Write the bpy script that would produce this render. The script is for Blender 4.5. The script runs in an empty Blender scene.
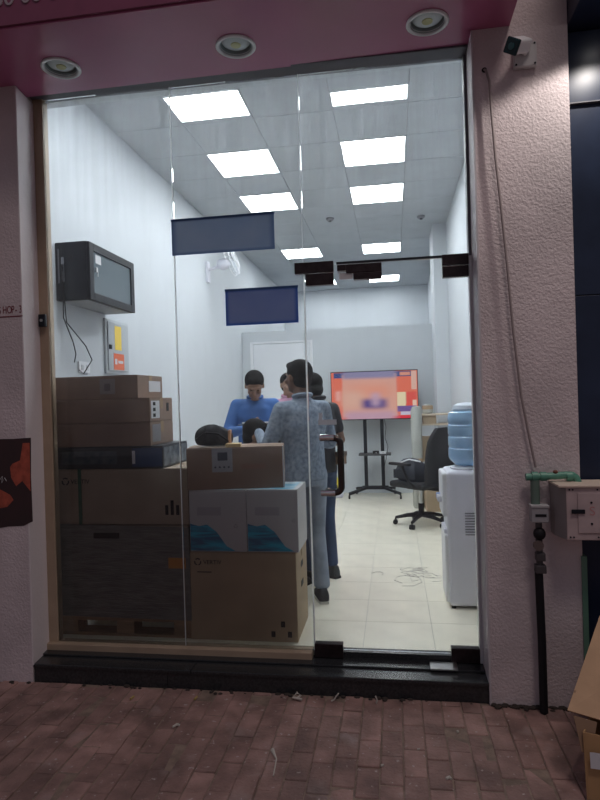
import bpy, bmesh, math, random
from math import sin, cos, pi, radians as R
from mathutils import Vector, Matrix, Euler
random.seed(7)
S = bpy.context.scene
COL = S.collection

# ---------------------------------------------------------------- camera
YAW, PITCH, ROLL = 0.15534, 0.00237, -0.02950
fw = Vector((-sin(YAW), cos(YAW), 0)); rt = Vector((cos(YAW), sin(YAW), 0)); up = Vector((0, 0, 1))
f2 = fw * cos(PITCH) - up * sin(PITCH); u2 = up * cos(PITCH) + fw * sin(PITCH)
r3 = rt * cos(ROLL) + u2 * sin(ROLL); u3 = u2 * cos(ROLL) - rt * sin(ROLL)
cd = bpy.data.cameras.new('camera'); cam = bpy.data.objects.new('camera', cd); COL.objects.link(cam)
m = Matrix((r3, u3, -f2)).transposed().to_4x4(); m.translation = Vector((0, -3.3965, 1.45)); cam.matrix_world = m
cd.sensor_fit = 'VERTICAL'; cd.sensor_height = 24; cd.lens = 597.97 / 800 * 24; cd.clip_start = .05
S.camera = cam
# ---------------------------------------------------------------- world, exposure
w = bpy.data.worlds.new('dusk'); S.world = w; w.use_nodes = True
wn = w.node_tree; wb = wn.nodes['Background']
tc = wn.nodes.new('ShaderNodeTexCoord'); sx = wn.nodes.new('ShaderNodeSeparateXYZ'); rp = wn.nodes.new('ShaderNodeValToRGB')
wn.links.new(tc.outputs['Generated'], sx.inputs[0]); wn.links.new(sx.outputs[2], rp.inputs[0]); wn.links.new(rp.outputs[0], wb.inputs[0])
rp.color_ramp.elements[0].color = (.60, .52, .56, 1); rp.color_ramp.elements[1].color = (.45, .47, .64, 1)
wb.inputs[1].default_value = .24
S.view_settings.view_transform = 'Standard'; S.view_settings.look = 'None'; S.view_settings.gamma = 1
S.view_settings.use_curve_mapping = False; S.view_settings.exposure = 0.0
# unseen area light added high over the street and the neighbour's soffit spot
def lamp(name, kind, loc, target, energy, color, **k):
    l = bpy.data.lights.new(name, kind); l.energy = energy; l.color = color
    for a, b in k.items(): setattr(l, a, b)
    o = bpy.data.objects.new(name, l); COL.objects.link(o); o.location = loc
    o.rotation_euler = (Vector(target) - Vector(loc)).to_track_quat('-Z', 'Y').to_euler(); return o
lamp('street_fill_light', 'AREA', (1.6, -3.6, 7.2), (-.3, -.6, 0), 78, (1, .84, .78), size=1.2)
lamp('neighbour_spot_light', 'SPOT', (1.12, -.52, 3.24), (1.0, -.36, 0), 22, (1, .93, .86), spot_size=R(128), spot_blend=.25, shadow_soft_size=.03)

PANEL_E = 17.0
# ---------------------------------------------------------------- materials
MT = {}
def mat(name, col, rough=.6, metal=0., bump=0., bscale=60, var=0., vscale=6, obvar=0., emit=None, es=0., spec=.5, coat=0., trans=0., col2=None, stretch=None):
    if name in MT: return MT[name]
    m = bpy.data.materials.new(name); m.use_nodes = True; nt = m.node_tree; b = nt.nodes['Principled BSDF']; N = nt.nodes.new; L = nt.links.new
    b.inputs['Base Color'].default_value = (*col, 1); b.inputs['Roughness'].default_value = rough; b.inputs['Metallic'].default_value = metal
    b.inputs['Specular IOR Level'].default_value = spec; b.inputs['Coat Weight'].default_value = coat; b.inputs['Transmission Weight'].default_value = trans
    t = N('ShaderNodeTexCoord'); src = t.outputs['Object']
    if stretch:
        mp = N('ShaderNodeMapping'); mp.inputs['Scale'].default_value = stretch; L(src, mp.inputs[0]); src = mp.outputs[0]
    n = N('ShaderNodeTexNoise'); n.inputs['Scale'].default_value = vscale; n.inputs['Detail'].default_value = 6; L(src, n.inputs['Vector'])
    if obvar or var or col2:
        mx = N('ShaderNodeMix'); mx.data_type = 'RGBA'; c2 = col2 or tuple(c * (1 - max(var, .02)) for c in col)
        c1 = col if col2 else tuple(min(1, c * (1 + var * .6)) for c in col)
        mx.inputs[6].default_value = (*c1, 1); mx.inputs[7].default_value = (*c2, 1)
        mr = N('ShaderNodeMapRange'); mr.inputs[1].default_value = .35; mr.inputs[2].default_value = .65; L(n.outputs[0], mr.inputs[0]); L(mr.outputs[0], mx.inputs[0])
        out = mx.outputs[2]
        if obvar:
            oi = N('ShaderNodeObjectInfo'); h = N('ShaderNodeHueSaturation'); m2 = N('ShaderNodeMapRange')
            m2.inputs[3].default_value = 1 - obvar; m2.inputs[4].default_value = 1 + obvar
            L(oi.outputs['Random'], m2.inputs[0]); L(m2.outputs[0], h.inputs['Value']); L(out, h.inputs['Color']); out = h.outputs[0]
        L(out, b.inputs['Base Color'])
    if bump:
        n2 = N('ShaderNodeTexNoise'); n2.inputs['Scale'].default_value = bscale; n2.inputs['Detail'].default_value = 4; L(src, n2.inputs['Vector'])
        bp = N('ShaderNodeBump'); bp.inputs['Strength'].default_value = bump; bp.inputs['Distance'].default_value = .01
        L(n2.outputs[0], bp.inputs['Height']); L(bp.outputs[0], b.inputs['Normal'])
    if emit: b.inputs['Emission Color'].default_value = (*emit, 1); b.inputs['Emission Strength'].default_value = es
    MT[name] = m; return m

def glassmat(name, dust, tint=(.945, .955, .955), streak=True):
    if name in MT: return MT[name]
    m = bpy.data.materials.new(name); m.use_nodes = True; nt = m.node_tree; nt.nodes.clear(); N = nt.nodes.new; L = nt.links.new
    o = N('ShaderNodeOutputMaterial'); tr = N('ShaderNodeBsdfTransparent'); tr.inputs[0].default_value = (*tint, 1)
    gl = N('ShaderNodeBsdfGlossy'); gl.inputs['Roughness'].default_value = .02
    fr = N('ShaderNodeFresnel'); fr.inputs[0].default_value = 1.35; m1 = N('ShaderNodeMixShader')
    L(fr.outputs[0], m1.inputs[0]); L(tr.outputs[0], m1.inputs[1]); L(gl.outputs[0], m1.inputs[2])
    df = N('ShaderNodeBsdfDiffuse'); df.inputs[0].default_value = (.75, .78, .8, 1); tl = N('ShaderNodeBsdfTranslucent'); tl.inputs[0].default_value = (.8, .85, .9, 1)
    m2 = N('ShaderNodeMixShader'); m2.inputs[0].default_value = .6; L(df.outputs[0], m2.inputs[1]); L(tl.outputs[0], m2.inputs[2])
    m3 = N('ShaderNodeMixShader'); L(m1.outputs[0], m3.inputs[1]); L(m2.outputs[0], m3.inputs[2]); L(m3.outputs[0], o.inputs[0])
    tc = N('ShaderNodeTexCoord'); mp = N('ShaderNodeMapping'); mp.inputs['Scale'].default_value = (26, 26, 1.1); L(tc.outputs['Object'], mp.inputs[0])
    n = N('ShaderNodeTexNoise'); n.inputs['Scale'].default_value = 1; n.inputs['Detail'].default_value = 5; L(mp.outputs[0], n.inputs['Vector'])
    n2 = N('ShaderNodeTexNoise'); n2.inputs['Scale'].default_value = 2.2; L(tc.outputs['Object'], n2.inputs['Vector'])
    mu = N('ShaderNodeMath'); mu.operation = 'MULTIPLY'; L(n.outputs[0], mu.inputs[0]); L(n2.outputs[0], mu.inputs[1])
    mr = N('ShaderNodeMapRange'); mr.inputs[1].default_value = .14; mr.inputs[2].default_value = .42; mr.inputs[3].default_value = dust * .45; mr.inputs[4].default_value = dust * 2.2
    L(mu.outputs[0], mr.inputs[0])
    sz = N('ShaderNodeSeparateXYZ'); L(tc.outputs['Object'], sz.inputs[0]); hz = N('ShaderNodeMapRange'); hz.inputs[1].default_value = 2.45; hz.inputs[2].default_value = 2.95; hz.inputs[3].default_value = .14; hz.inputs[4].default_value = 1; L(sz.outputs[2], hz.inputs[0])
    m4 = N('ShaderNodeMath'); m4.operation = 'MULTIPLY'; L(mr.outputs[0], m4.inputs[0]); L(hz.outputs[0], m4.inputs[1]); L(m4.outputs[0], m3.inputs[0])
    MT[name] = m; return m

stucco = mat('stucco', (.63, .55, .565), .85, bump=.6, bscale=80, var=.12, vscale=3)
inwall = mat('painted wall', (.585, .62, .655), .6, bump=.04, bscale=30, var=.02)
ceilm = mat('ceiling tile paint', (.46, .49, .52), .7, bump=.06, bscale=90, var=.05, vscale=4, obvar=.03)
tilem = mat('cream floor tile', (.88, .83, .69), .25, bump=.01, var=.06, vscale=5, obvar=.02)
groutm = mat('tile grout', (.30, .29, .27), .9)
brickm = mat('clay paver', (.335, .205, .18), .72, bump=.7, bscale=60, var=.34, vscale=7, obvar=.20)
nt = brickm.node_tree; g_ = nt.nodes.new('ShaderNodeNewGeometry'); n_ = nt.nodes.new('ShaderNodeTexNoise'); n_.inputs['Scale'].default_value = 3.2; n_.inputs['Detail'].default_value = 8; nt.links.new(g_.outputs['Position'], n_.inputs['Vector'])
for q in list(nt.nodes):
    if q.type == 'TEX_NOISE' and q is not n_: nt.links.new(g_.outputs['Position'], q.inputs['Vector'])
q_ = nt.nodes['Principled BSDF'].inputs['Base Color']; src_ = q_.links[0].from_socket; prev = src_
for sc_, lo_, hi_, c_ in ((2.6, .50, .68, (.13, .085, .075)), (5.5, .60, .80, (.46, .38, .36)), (38, .66, .72, (.62, .56, .54))):
    n_ = nt.nodes.new('ShaderNodeTexNoise'); n_.inputs['Scale'].default_value = sc_; n_.inputs['Detail'].default_value = 5; nt.links.new(g_.outputs['Position'], n_.inputs['Vector'])
    r_ = nt.nodes.new('ShaderNodeMapRange'); r_.inputs[1].default_value = lo_; r_.inputs[2].default_value = hi_; r_.inputs[4].default_value = .6; nt.links.new(n_.outputs[0], r_.inputs[0])
    m_ = nt.nodes.new('ShaderNodeMix'); m_.data_type = 'RGBA'; m_.inputs[7].default_value = (*c_, 1); nt.links.new(r_.outputs[0], m_.inputs[0]); nt.links.new(prev, m_.inputs[6]); prev = m_.outputs[2]
nt.links.new(prev, q_)
sandm = mat('joint sand', (.27, .20, .16), .95, bump=.6, bscale=120, var=.3, vscale=15)
granm = mat('black granite', (.020, .022, .025), .24, bump=.05, bscale=40, col2=(.035, .037, .04), vscale=90)
maroon = mat('maroon panel', (.44, .125, .25), .28, var=.08, vscale=2)
maroond = mat('dark maroon fascia', (.20, .05, .10), .4, var=.1)
tanm = mat('bronze frame', (.38, .29, .21), .5, var=.1)
greym = mat('dark grey trim', (.10, .10, .12), .5)
navy = mat('navy glazed panel', (.020, .030, .062), .32, spec=.3, var=.3, vscale=3)
blackm = mat('black metal', (.010, .012, .018), .45, spec=.25)
blackp = mat('black plastic', (.012, .012, .015), .55, spec=.25, bump=.05)
brownm = mat('bronze patch fitting', (.035, .025, .028), .35, metal=.6, var=.3, vscale=30)
chrome = mat('polished steel', (.92, .91, .90), .2, metal=1)
steel = mat('brushed steel', (.5, .5, .5), .35, metal=1)
whitep = mat('white plastic', (.80, .81, .84), .4)
greyp = mat('pale grey plastic', (.74, .74, .82), .4, var=.03)
card = mat('brown cardboard', (.40, .30, .20), .85, bump=.12, bscale=25, var=.12, vscale=4, obvar=.06)
cardd = mat('dark cardboard', (.28, .19, .145), .85, bump=.12, bscale=25, var=.12, vscale=4, obvar=.05)
cardg = mat('grey brown cardboard', (.34, .27, .21), .85, bump=.1, bscale=25, var=.1)
tape = mat('packing tape', (.42, .30, .19), .25)
tapeb = mat('yellow tape', (.72, .45, .05), .35)
ink = mat('black ink', (.012, .012, .012), .7)
paper = mat('paper label', (.62, .62, .64), .7)
film = mat('stretch film', (.17, .165, .15), .35, bump=.6, bscale=18, var=.25, vscale=7, stretch=(1, 1, 6))
wood = mat('pallet wood', (.30, .20, .12), .8, bump=.3, var=.25, stretch=(1, 8, 8))
skin = mat('brown skin', (.20, .105, .07), .55)
skin2 = mat('light brown skin', (.30, .165, .11), .55)
hairm = mat('black hair', (.010, .009, .009), .85, spec=.15, bump=.8, bscale=140)
eyem = mat('dark eye', (.01, .008, .008), .2)
emitp = mat('lit panel', (.9, .9, .9), .5, emit=(.93, .97, 1), es=PANEL_E)

# ---------------------------------------------------------------- mesh helpers
class MB:
    def __init__(s): s.v = []; s.f = []
    def add(s, vs, fs, M=None):
        k = len(s.v); s.v += [tuple(M @ Vector(v)) if M else tuple(v) for v in vs]; s.f += [[i + k for i in f] for f in fs]; return s
    def box(s, a, b, M=None):
        (x0, y0, z0), (x1, y1, z1) = a, b
        return s.add([(x0, y0, z0), (x1, y0, z0), (x1, y1, z0), (x0, y1, z0), (x0, y0, z1), (x1, y0, z1), (x1, y1, z1), (x0, y1, z1)],
                     [(0, 3, 2, 1), (4, 5, 6, 7), (0, 1, 5, 4), (1, 2, 6, 5), (2, 3, 7, 6), (3, 0, 4, 7)], M)
    def cyl(s, p, q, r, r2=None, n=14, cap=True, M=None):
        p, q = Vector(p), Vector(q); r2 = r if r2 is None else r2; d = (q - p).normalized(); a = d.orthogonal().normalized(); b = d.cross(a)
        vs = []
        for c, rr in ((p, r), (q, r2)):
            for i in range(n): t = 2 * pi * i / n; vs.append(c + a * cos(t) * rr + b * sin(t) * rr)
        fs = [(i, (i + 1) % n, n + (i + 1) % n, n + i) for i in range(n)]
        if cap: fs += [tuple(range(n))[::-1], tuple(range(n, 2 * n))]
        return s.add(vs, fs, M)
    def rings(s, rings, cap=True, M=None):      # rings of equal vertex count
        n = len(rings[0]); vs = [v for r in rings for v in r]; fs = []
        for k in range(len(rings) - 1):
            for i in range(n): fs.append((k * n + i, k * n + (i + 1) % n, (k + 1) * n + (i + 1) % n, (k + 1) * n + i))
        if cap: fs += [tuple(range(n))[::-1], tuple(range((len(rings) - 1) * n, len(rings) * n))]
        return s.add(vs, fs, M)
    def lathe(s, prof, c=(0, 0, 0), n=28, M=None, cap=True):     # prof (r, z)
        c = Vector(c); return s.rings([[c + Vector((r * cos(2 * pi * i / n), r * sin(2 * pi * i / n), z)) for i in range(n)] for r, z in prof], cap, M)
    def tube(s, pts, r, n=8, M=None):
        pts = [Vector(p) for p in pts]; rs = r if isinstance(r, (list, tuple)) else [r] * len(pts); out = []; a = None
        for i, p in enumerate(pts):
            d = (pts[min(i + 1, len(pts) - 1)] - pts[max(i - 1, 0)]).normalized()
            a = d.orthogonal().normalized() if a is None else (a - d * a.dot(d)).normalized(); b = d.cross(a)
            out.append([p + (a * cos(2 * pi * k / n) + b * sin(2 * pi * k / n)) * rs[i] for k in range(n)])
        return s.rings(out, True, M)
    def ell(s, c, r, n=16, m=10, M=None, rot=None):
        c = Vector(c); r = (r, r, r) if not isinstance(r, (tuple, list)) else r; q = rot.to_matrix() if rot else Matrix.Identity(3)
        rr = []
        for j in range(1, m):
            t = pi * j / m; rr.append([c + q @ Vector((r[0] * sin(t) * cos(2 * pi * i / n), r[1] * sin(t) * sin(2 * pi * i / n), -r[2] * cos(t))) for i in range(n)])
        k = len(s.v); s.rings(rr, False, M); T = (lambda v: tuple(M @ v)) if M else tuple
        s.v += [T(c + q @ Vector((0, 0, -r[2]))), T(c + q @ Vector((0, 0, r[2])))]; b = len(s.v) - 2
        s.f += [(b, k + (i + 1) % n, k + i) for i in range(n)] + [(b + 1, k + (m - 2) * n + i, k + (m - 2) * n + (i + 1) % n) for i in range(n)]
        return s
    def cap(s, p, q, r, r2=None):       # tapered capsule
        r2 = r2 or r; s.cyl(p, q, r, r2, 16); s.ell(p, r, 16, 8); s.ell(q, r2, 16, 8); return s
    def prism(s, poly, z0, z1, M=None):
        n = len(poly); return s.add([(x, y, z0) for x, y in poly] + [(x, y, z1) for x, y in poly],
            [tuple(range(n))[::-1], tuple(range(n, 2 * n))] + [(i, (i + 1) % n, n + (i + 1) % n, n + i) for i in range(n)], M)
    def build(s, name, m, parent=None, bevel=0, smooth=False, seg=2):
        me = bpy.data.meshes.new(name); me.from_pydata(s.v, [], s.f)
        bm = bmesh.new(); bm.from_mesh(me); bmesh.ops.recalc_face_normals(bm, faces=bm.faces)
        if smooth:
            for f in bm.faces: f.smooth = True
            for e in bm.edges:
                if len(e.link_faces) == 2 and e.calc_face_angle() > R(38): e.smooth = False
        bm.to_mesh(me); bm.free(); me.materials.append(m)
        o = bpy.data.objects.new(name, me); COL.objects.link(o)
        if parent: o.parent = parent
        if bevel:
            b = o.modifiers.new('bevel', 'BEVEL'); b.width = bevel; b.segments = seg; b.limit_method = 'ANGLE'
        return o
def B(*boxes):
    b = MB()
    for a, c in boxes: b.box(a, c)
    return b
def tag(o, label=None, cat=None, group=None, kind=None):
    for k, v in (('label', label), ('category', cat), ('group', group), ('kind', kind)):
        if v: o[k] = v
    return o
def thing(name, label, cat, loc=(0, 0, 0), rz=0, group=None):
    o = bpy.data.objects.new(name, None); COL.objects.link(o); o.location = loc; o.rotation_euler.z = rz; o.empty_display_size = .1
    return tag(o, label, cat, group)
def struct(o): o['kind'] = 'structure'; return o
def group_struct(name, loc=(0, 0, 0)):
    o = bpy.data.objects.new(name, None); COL.objects.link(o); o.location = loc; o.empty_display_size = .1; return struct(o)
def copy_tree(o, parent=None):
    c = o.copy(); COL.objects.link(c)
    if parent: c.parent = parent
    for ch in list(o.children): copy_tree(ch, c)
    return c
def text(name, s, size, m, loc, rot, parent=None, depth=.0008, align='LEFT'):
    c = bpy.data.curves.new(name, 'FONT'); c.body = s; c.size = size; c.extrude = depth; c.align_x = align
    o = bpy.data.objects.new(name, c); COL.objects.link(o); dg = bpy.context.evaluated_depsgraph_get()
    me = bpy.data.meshes.new_from_object(o.evaluated_get(dg)); bpy.data.objects.remove(o); me.materials.append(m)
    o = bpy.data.objects.new(name, me); COL.objects.link(o); o.location = loc; o.rotation_euler = rot
    if parent: o.parent = parent
    return o
FRONT = (pi / 2, 0, 0)      # lettering facing the street

# ================================================================ PAVEMENT
GZ = -.15
pav = group_struct('pavement', (0, 0, GZ))
MB().box((-14, -14, -.12), (14, -.205, -.005)).build('joint_bed', sandm, pav)
protos = []
for k in range(4):
    b = MB().box((.0, .0, -.05), (.0945, .1945, 0)); o = b.build('brick', brickm, None, .0035, seg=1); protos.append(o.data); bpy.data.objects.remove(o)
far = MB(); cnt = 0
for i in range(-70, 50):
    off = (i % 2) * .1 + random.uniform(-.03, .03) + (.03 if i % 5 == 0 else 0)
    for j in range(-36, 2):
        x = i * .1 + random.uniform(-.001, .001); y = -.215 - off + (j + .5) * .2 + .09
        if y > -.235: continue
        near = -1.45 < y and -2.35 - (y < -.6) * .0 < x < (.95 if y > -1.1 else .8) and x > -2.35 + max(0, -.35 - y) * .75
        z = random.gauss(0, .0022)
        if near and cnt < 300:
            if y + .1945 > -.212:
                o = MB().box((0, 0, -.05), (.0945, -.212 - y, 0)).build('brick', brickm, pav); cnt += 1
            else: o = bpy.data.objects.new('brick', protos[cnt % 4]); COL.objects.link(o); o.parent = pav; cnt += 1
            mo = o.modifiers.new('bevel', 'BEVEL'); mo.width = .0035; mo.segments = 1
            o.location = (x, y, z); o.rotation_euler = (random.gauss(0, .014), random.gauss(0, .016), random.gauss(0, .006))
        else: far.box((x, y, z - .04), (x + .0945, min(y + .1945, -.212), z))
tag(far.build('brick_field', brickm, pav), kind='stuff')

# dirt line along the foot of the pillar
# ================================================================ ENTRANCE STEP
step = group_struct('entrance_step', (0, 0, 0))
MB().box((-2.125, -.205, GZ - .02), (-1.30, .0, -.066)).build('riser_stone', granm, step, .002)
MB().box((-1.298, -.205, GZ - .02), (.448, .0, -.066)).build('riser_stone', granm, step, .002)
MB().box((-2.125, -.215, -.064), (-1.16, .02, -.045)).build('tread_stone', granm, step, .004)
MB().box((-1.158, -.215, -.064), (.448, .02, -.045)).build('tread_stone', granm, step, .004)
MB().box((-2.14, -.10, -.044), (.455, .02, -.034)).build('tread_lip', granm, step, .002)
MB().box((-.49, .0, -.12), (.43, .06, .0)).build('door_sill', granm, step)

# ================================================================ OUTER WALLS
wl = MB().prism([(-6.5, -.22), (-2.112, -.22), (-2.142, 0), (-2.14, .05), (-2.30, .05), (-6.5, .05)], GZ - .02, 3.9).build('wall_outer_left', stucco); struct(wl)
wr = MB().prism([(.443, -.22), (.912, -.22), (.912, .15), (.77, .15), (.77, .05), (.462, .05), (.462, 0)], GZ - .02, 4.6).build('wall_outer_right', stucco); struct(wr)
o = MB().box((.905, -.232, .0), (.93, -.10, .62)).build('trim_1', mat('green edged glass strip', (.12, .24, .18), .25)); struct(o)
o = MB().prism([(-2.106, -.222), (-2.134, -.013), (-2.141, -.013), (-2.1125, -.2225)], GZ + .10, 3.305).build('trim_8', mat('pale reveal strip', (.80, .74, .76), .7, bump=.2, bscale=40)); struct(o)  # paler strip laid over the left reveal
# neighbour front: glossy navy panels
nb = group_struct('wall_neighbour')
for z0, z1 in ((GZ, .9), (.904, 1.93), (1.934, 2.90), (2.904, 3.27)):
    MB().box((.915, -.17, z0), (1.95, -.10, z1)).build('navy_panel', navy, nb, .002)
    MB().box((1.954, -.17, z0), (3.2, -.10, z1)).build('navy_panel', navy, nb, .002)
MB().box((.912, -.13, GZ), (4.5, .15, 4.6)).build('backing', greym, nb)
MB().box((.915, -.19, 2.899), (3.2, -.168, 2.905)).build('joint_strip', greym, nb)
MB().box((.915, -.9, 3.28), (4.4, -.12, 3.95)).build('neighbour_fascia', navy, nb, .004)
sp = thing('soffit_spotlight', 'white spotlight under the navy canopy at the top right corner', 'light', (1.115, -.42, 3.28))
MB().lathe([(.045, 0), (.05, -.006), (.036, -.012), (.034, -.002)], n=20).build('spot_rim', whitep, sp, smooth=True)
MB().ell((0, 0, -.012), (.031, .031, .018)).build('bulb', mat('lit bulb', (1, 1, 1), .3, emit=(1, .95, .9), es=9), sp, smooth=True)

# ================================================================ CANOPY
cn = group_struct('canopy')
def soffit(a, b, holes):
    mb = MB(); y0, y1, hy, hr = -.70, -.085, -.335, .09; xs_ = [a]
    for x in holes: xs_ += [x - .16, x + .16]
    xs_.append(b)
    for i in range(0, len(xs_), 2): mb.box((xs_[i], y0, 3.31), (xs_[i + 1], y1, 3.318))
    for x in holes:
        n = 32; out = []; inn = []
        for k in range(n):
            t = 2 * pi * k / n; c_, s_ = cos(t), sin(t); q = min(.16 / max(abs(c_), 1e-6), ((y1 - hy) if s_ > 0 else (hy - y0)) / max(abs(s_), 1e-6)); out.append((x + c_ * q, hy + s_ * q)); inn.append((x + c_ * hr, hy + s_ * hr))
        for cx, cy in ((x - .16, y0), (x + .16, y0), (x - .16, y1), (x + .16, y1)):
            j = min(range(n), key=lambda q: (out[q][0] - cx) ** 2 + (out[q][1] - cy) ** 2); out[j] = (cx, cy)
        mb.rings([[(u, v, 3.318) for u, v in inn], [(u, v, 3.31) for u, v in inn], [(u, v, 3.31) for u, v in out], [(u, v, 3.318) for u, v in out]], cap=False)
    return mb.build('soffit_panel', maroon, cn)
soffit(-6.5, -3.2, []); soffit(-3.197, .635, [-1.755, -.765, .22])
for a, b in ((-6.5, -3.2), (-3.197, .635)):
    MB().box((a, -.715, 3.318), (b, -.697, 4.4)).build('fascia_panel', maroond, cn, .002)
MB().box((.615, -.697, 3.332), (.635, -.22, 4.4)).build('end_panel', maroond, cn)
MB().box((-6.5, -.697, 4.38), (.635, .0, 4.4)).build('top_panel', maroond, cn)
o = MB().add([(-2.14, -.10, 3.330), (.462, -.10, 3.298), (.462, .03, 3.298), (-2.14, .03, 3.330), (-2.14, -.10, 3.40), (.462, -.10, 3.40), (.462, .03, 3.40), (-2.14, .03, 3.40)], [(0, 3, 2, 1), (4, 5, 6, 7), (0, 1, 5, 4), (1, 2, 6, 5), (2, 3, 7, 6), (3, 0, 4, 7)]).build('trim_2', greym); struct(o)
silver = mat('grey lettering', (.34, .28, .31), .5)
text('fascia_lettering', '50 00 00', .115, silver, (-1.885, -.717, 3.412), FRONT, cn, .004)
dl = None
for x, lb in ((-1.755, 'round recessed downlight in the maroon soffit, leftmost of three'), (-.765, 'round recessed downlight in the maroon soffit, middle of three'), (.22, 'round recessed downlight in the maroon soffit, next to the security camera')):
    if dl is None:
        t = dl = thing('recessed_downlight', lb, 'light', (x, -.335, 3.31), group='unlit downlights in the maroon soffit')
        MB().lathe([(.082, .004), (.104, .002), (.106, -.006), (.100, -.011), (.088, -.009), (.082, .004)], n=36, cap=False).build('trim_ring', mat('pale grey ring', (.75, .80, .82), .35), t, smooth=True)
        MB().lathe([(.084, -.004), (.078, .05), (.055, .07), (.001, .072)], n=36, cap=False).build('reflector', mat('dull reflector', (.33, .42, .43), .3, metal=.3), t, smooth=True)
        MB().lathe([(.001, .001), (.026, .001), (.028, .006), (.001, .007)], n=20, cap=False).build('led_chip', mat('yellow led', (.55, .60, .30), .5), t, smooth=True)
        MB().lathe([(.001, .004), (.03, .004), (.055, .007), (.072, .016), (.080, .03)], n=30, cap=False).build('lens', mat('frosted lens', (.70, .84, .84), .25), t, smooth=True)
    else:
        t = copy_tree(dl); t.location = (x, -.335, 3.31); t['label'] = lb

# ================================================================ GLAZING
tr = MB().box((-2.14, -.012, -.05), (-2.075, .05, 3.335)).build('trim_3', tanm, bevel=.003); struct(tr)
tr = MB().box((-2.14, -.045, -.05), (-.50, .05, .003)).build('trim_4', tanm, bevel=.003); struct(tr)
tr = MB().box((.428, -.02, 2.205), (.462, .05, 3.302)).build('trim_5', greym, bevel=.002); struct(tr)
tr = MB().box((.428, -.02, -.03), (.462, .05, 2.205)).build('trim_7', mat('pale lower jamb', (.62, .62, .64), .6), bevel=.002); struct(tr)  # right post, paler below the transom than above
tr = MB().box((.443, -.228, GZ), (.452, -.0, 3.30)).build('trim_6', mat('pale sealant', (.55, .52, .55), .6)); struct(tr)
glu = glassmat('dusty glass', .105); gll = glassmat('clear glass', .085)
edge = mat('silicone', (.85, .88, .88), .5)
_b = edge.node_tree.nodes['Principled BSDF']; _o = edge.node_tree.nodes['Material Output']; _t = edge.node_tree.nodes.new('ShaderNodeBsdfTranslucent'); _t.inputs[0].default_value = (.9, .92, .92, 1); _m = edge.node_tree.nodes.new('ShaderNodeMixShader')
_m.inputs[0].default_value = .7; edge.node_tree.links.new(_b.outputs[0], _m.inputs[1]); edge.node_tree.links.new(_t.outputs[0], _m.inputs[2]); edge.node_tree.links.new(_m.outputs[0], _o.inputs[0])
for i, (x0, x1, z0, z1, gm) in enumerate(((-2.075, -1.2655, .003, 3.325, gll), (-1.2585, -.4935, .003, 3.315, gll), (-.487, .428, 2.218, 3.305, glu))):
    wd = group_struct('window_%d' % (i + 1))
    MB().box((x0, .0, z0), (x1, .010, z1)).build('glass_pane', gm, wd)
    if i < 2: MB().box((x1 + .0003, .001, z0), (x1 + .0065 if i == 0 else x1 + .0028, .004, z1)).build('silicone_joint', edge, wd)
    if i == 2: MB().box((-.30, -.003, 2.207), (.428, .013, 2.219)).build('black_seal', blackm, wd)
door = group_struct('door_1')
MB().box((-.484, .0, .012), (.424, .010, 2.203)).build('glass_pane', gll, door)
MB().box((-.4900, .001, .012), (-.4845, .004, 2.20)).build('edge_strip', edge, door)
def patch(name, x0, x1, z0, z1, y=.016): return MB().box((x0, -y, z0), (x1, .01 + y, z1)).build(name, brownm, door, .003)
patch('patch_fitting', -.54, -.315, 2.163, 2.226); patch('patch_fitting', -.478, -.317, 2.093, 2.158)
patch('patch_fitting', -.245, -.045, 2.150, 2.200); patch('patch_fitting', -.205, -.045, 2.112, 2.149); patch('patch_fitting', -.295, -.245, 2.165, 2.200)
patch('patch_fitting', .285, .428, 2.160, 2.220); patch('patch_fitting', .285, .426, 2.094, 2.155)
MB().box((-.285, -.008, 2.118), (-.208, .002, 2.155)).build('pale_reflection', mat('pale fitting reflection', (.5, .5, .52), .3), door)  # pale piece paints the reflection next to the dark fitting
patch('patch_fitting', -.487, -.325, -.03, .048, .02); patch('patch_fitting', .275, .428, -.03, .048, .02)
MB().box((.155, -.115, -.034), (.30, -.02, -.026)).build('floor_spring_cover', steel, door, .002)
hd = []
for k in range(9):
    t = pi / 2 * k / 8; hd.append((-.335 + .035 * sin(t), -.075, 1.190 + .035 * cos(t)))
hp = [(-.385, .0, 1.225), (-.385, -.05, 1.225), (-.370, -.070, 1.225)] + hd
lo = [(x, y, 2.145 - z) for x, y, z in hp][::-1]
h = MB().tube(hp + lo, .0185, 12).build('door_handle', mat('dark bronze handle', (.10, .085, .08), .22, metal=.9), door, smooth=True)
MB().tube([(-.412, -.060, 1.226), (-.37, -.075, 1.228), (-.335, -.076, 1.227)], .019, 12).build('chrome_end', chrome, door, smooth=True)
MB().tube([(-.412, -.060, .915), (-.37, -.075, .917), (-.335, -.076, .918)], .019, 12).build('chrome_end', chrome, door, smooth=True)
for z in (1.226, .917): MB().cyl((-.405, -.062, z), (-.405, .02, z), .011).build('standoff', chrome, door, smooth=True)
MB().box((-.43, -.0025, 1.296), (-.325, -.0005, 1.325)).build('door_sticker', mat('pale sticker', (.55, .60, .66), .5), door)
MB().box((-.425, -.0025, 1.325), (-.405, -.0005, 1.365)).build('door_sticker', MT['pale sticker'], door)
# black catch on the left frame
lk = thing('frame_catch', 'small black metal catch fixed on the left window frame', 'catch', (-2.095, -.031, 1.97))
MB().box((-.022, -.022, -.038), (.022, 0, .038)).build('catch_body', blackm, lk, .003); MB().cyl((0, -.03, 0), (0, -.02, 0), .008).build('keyhole', steel, lk)
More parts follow.
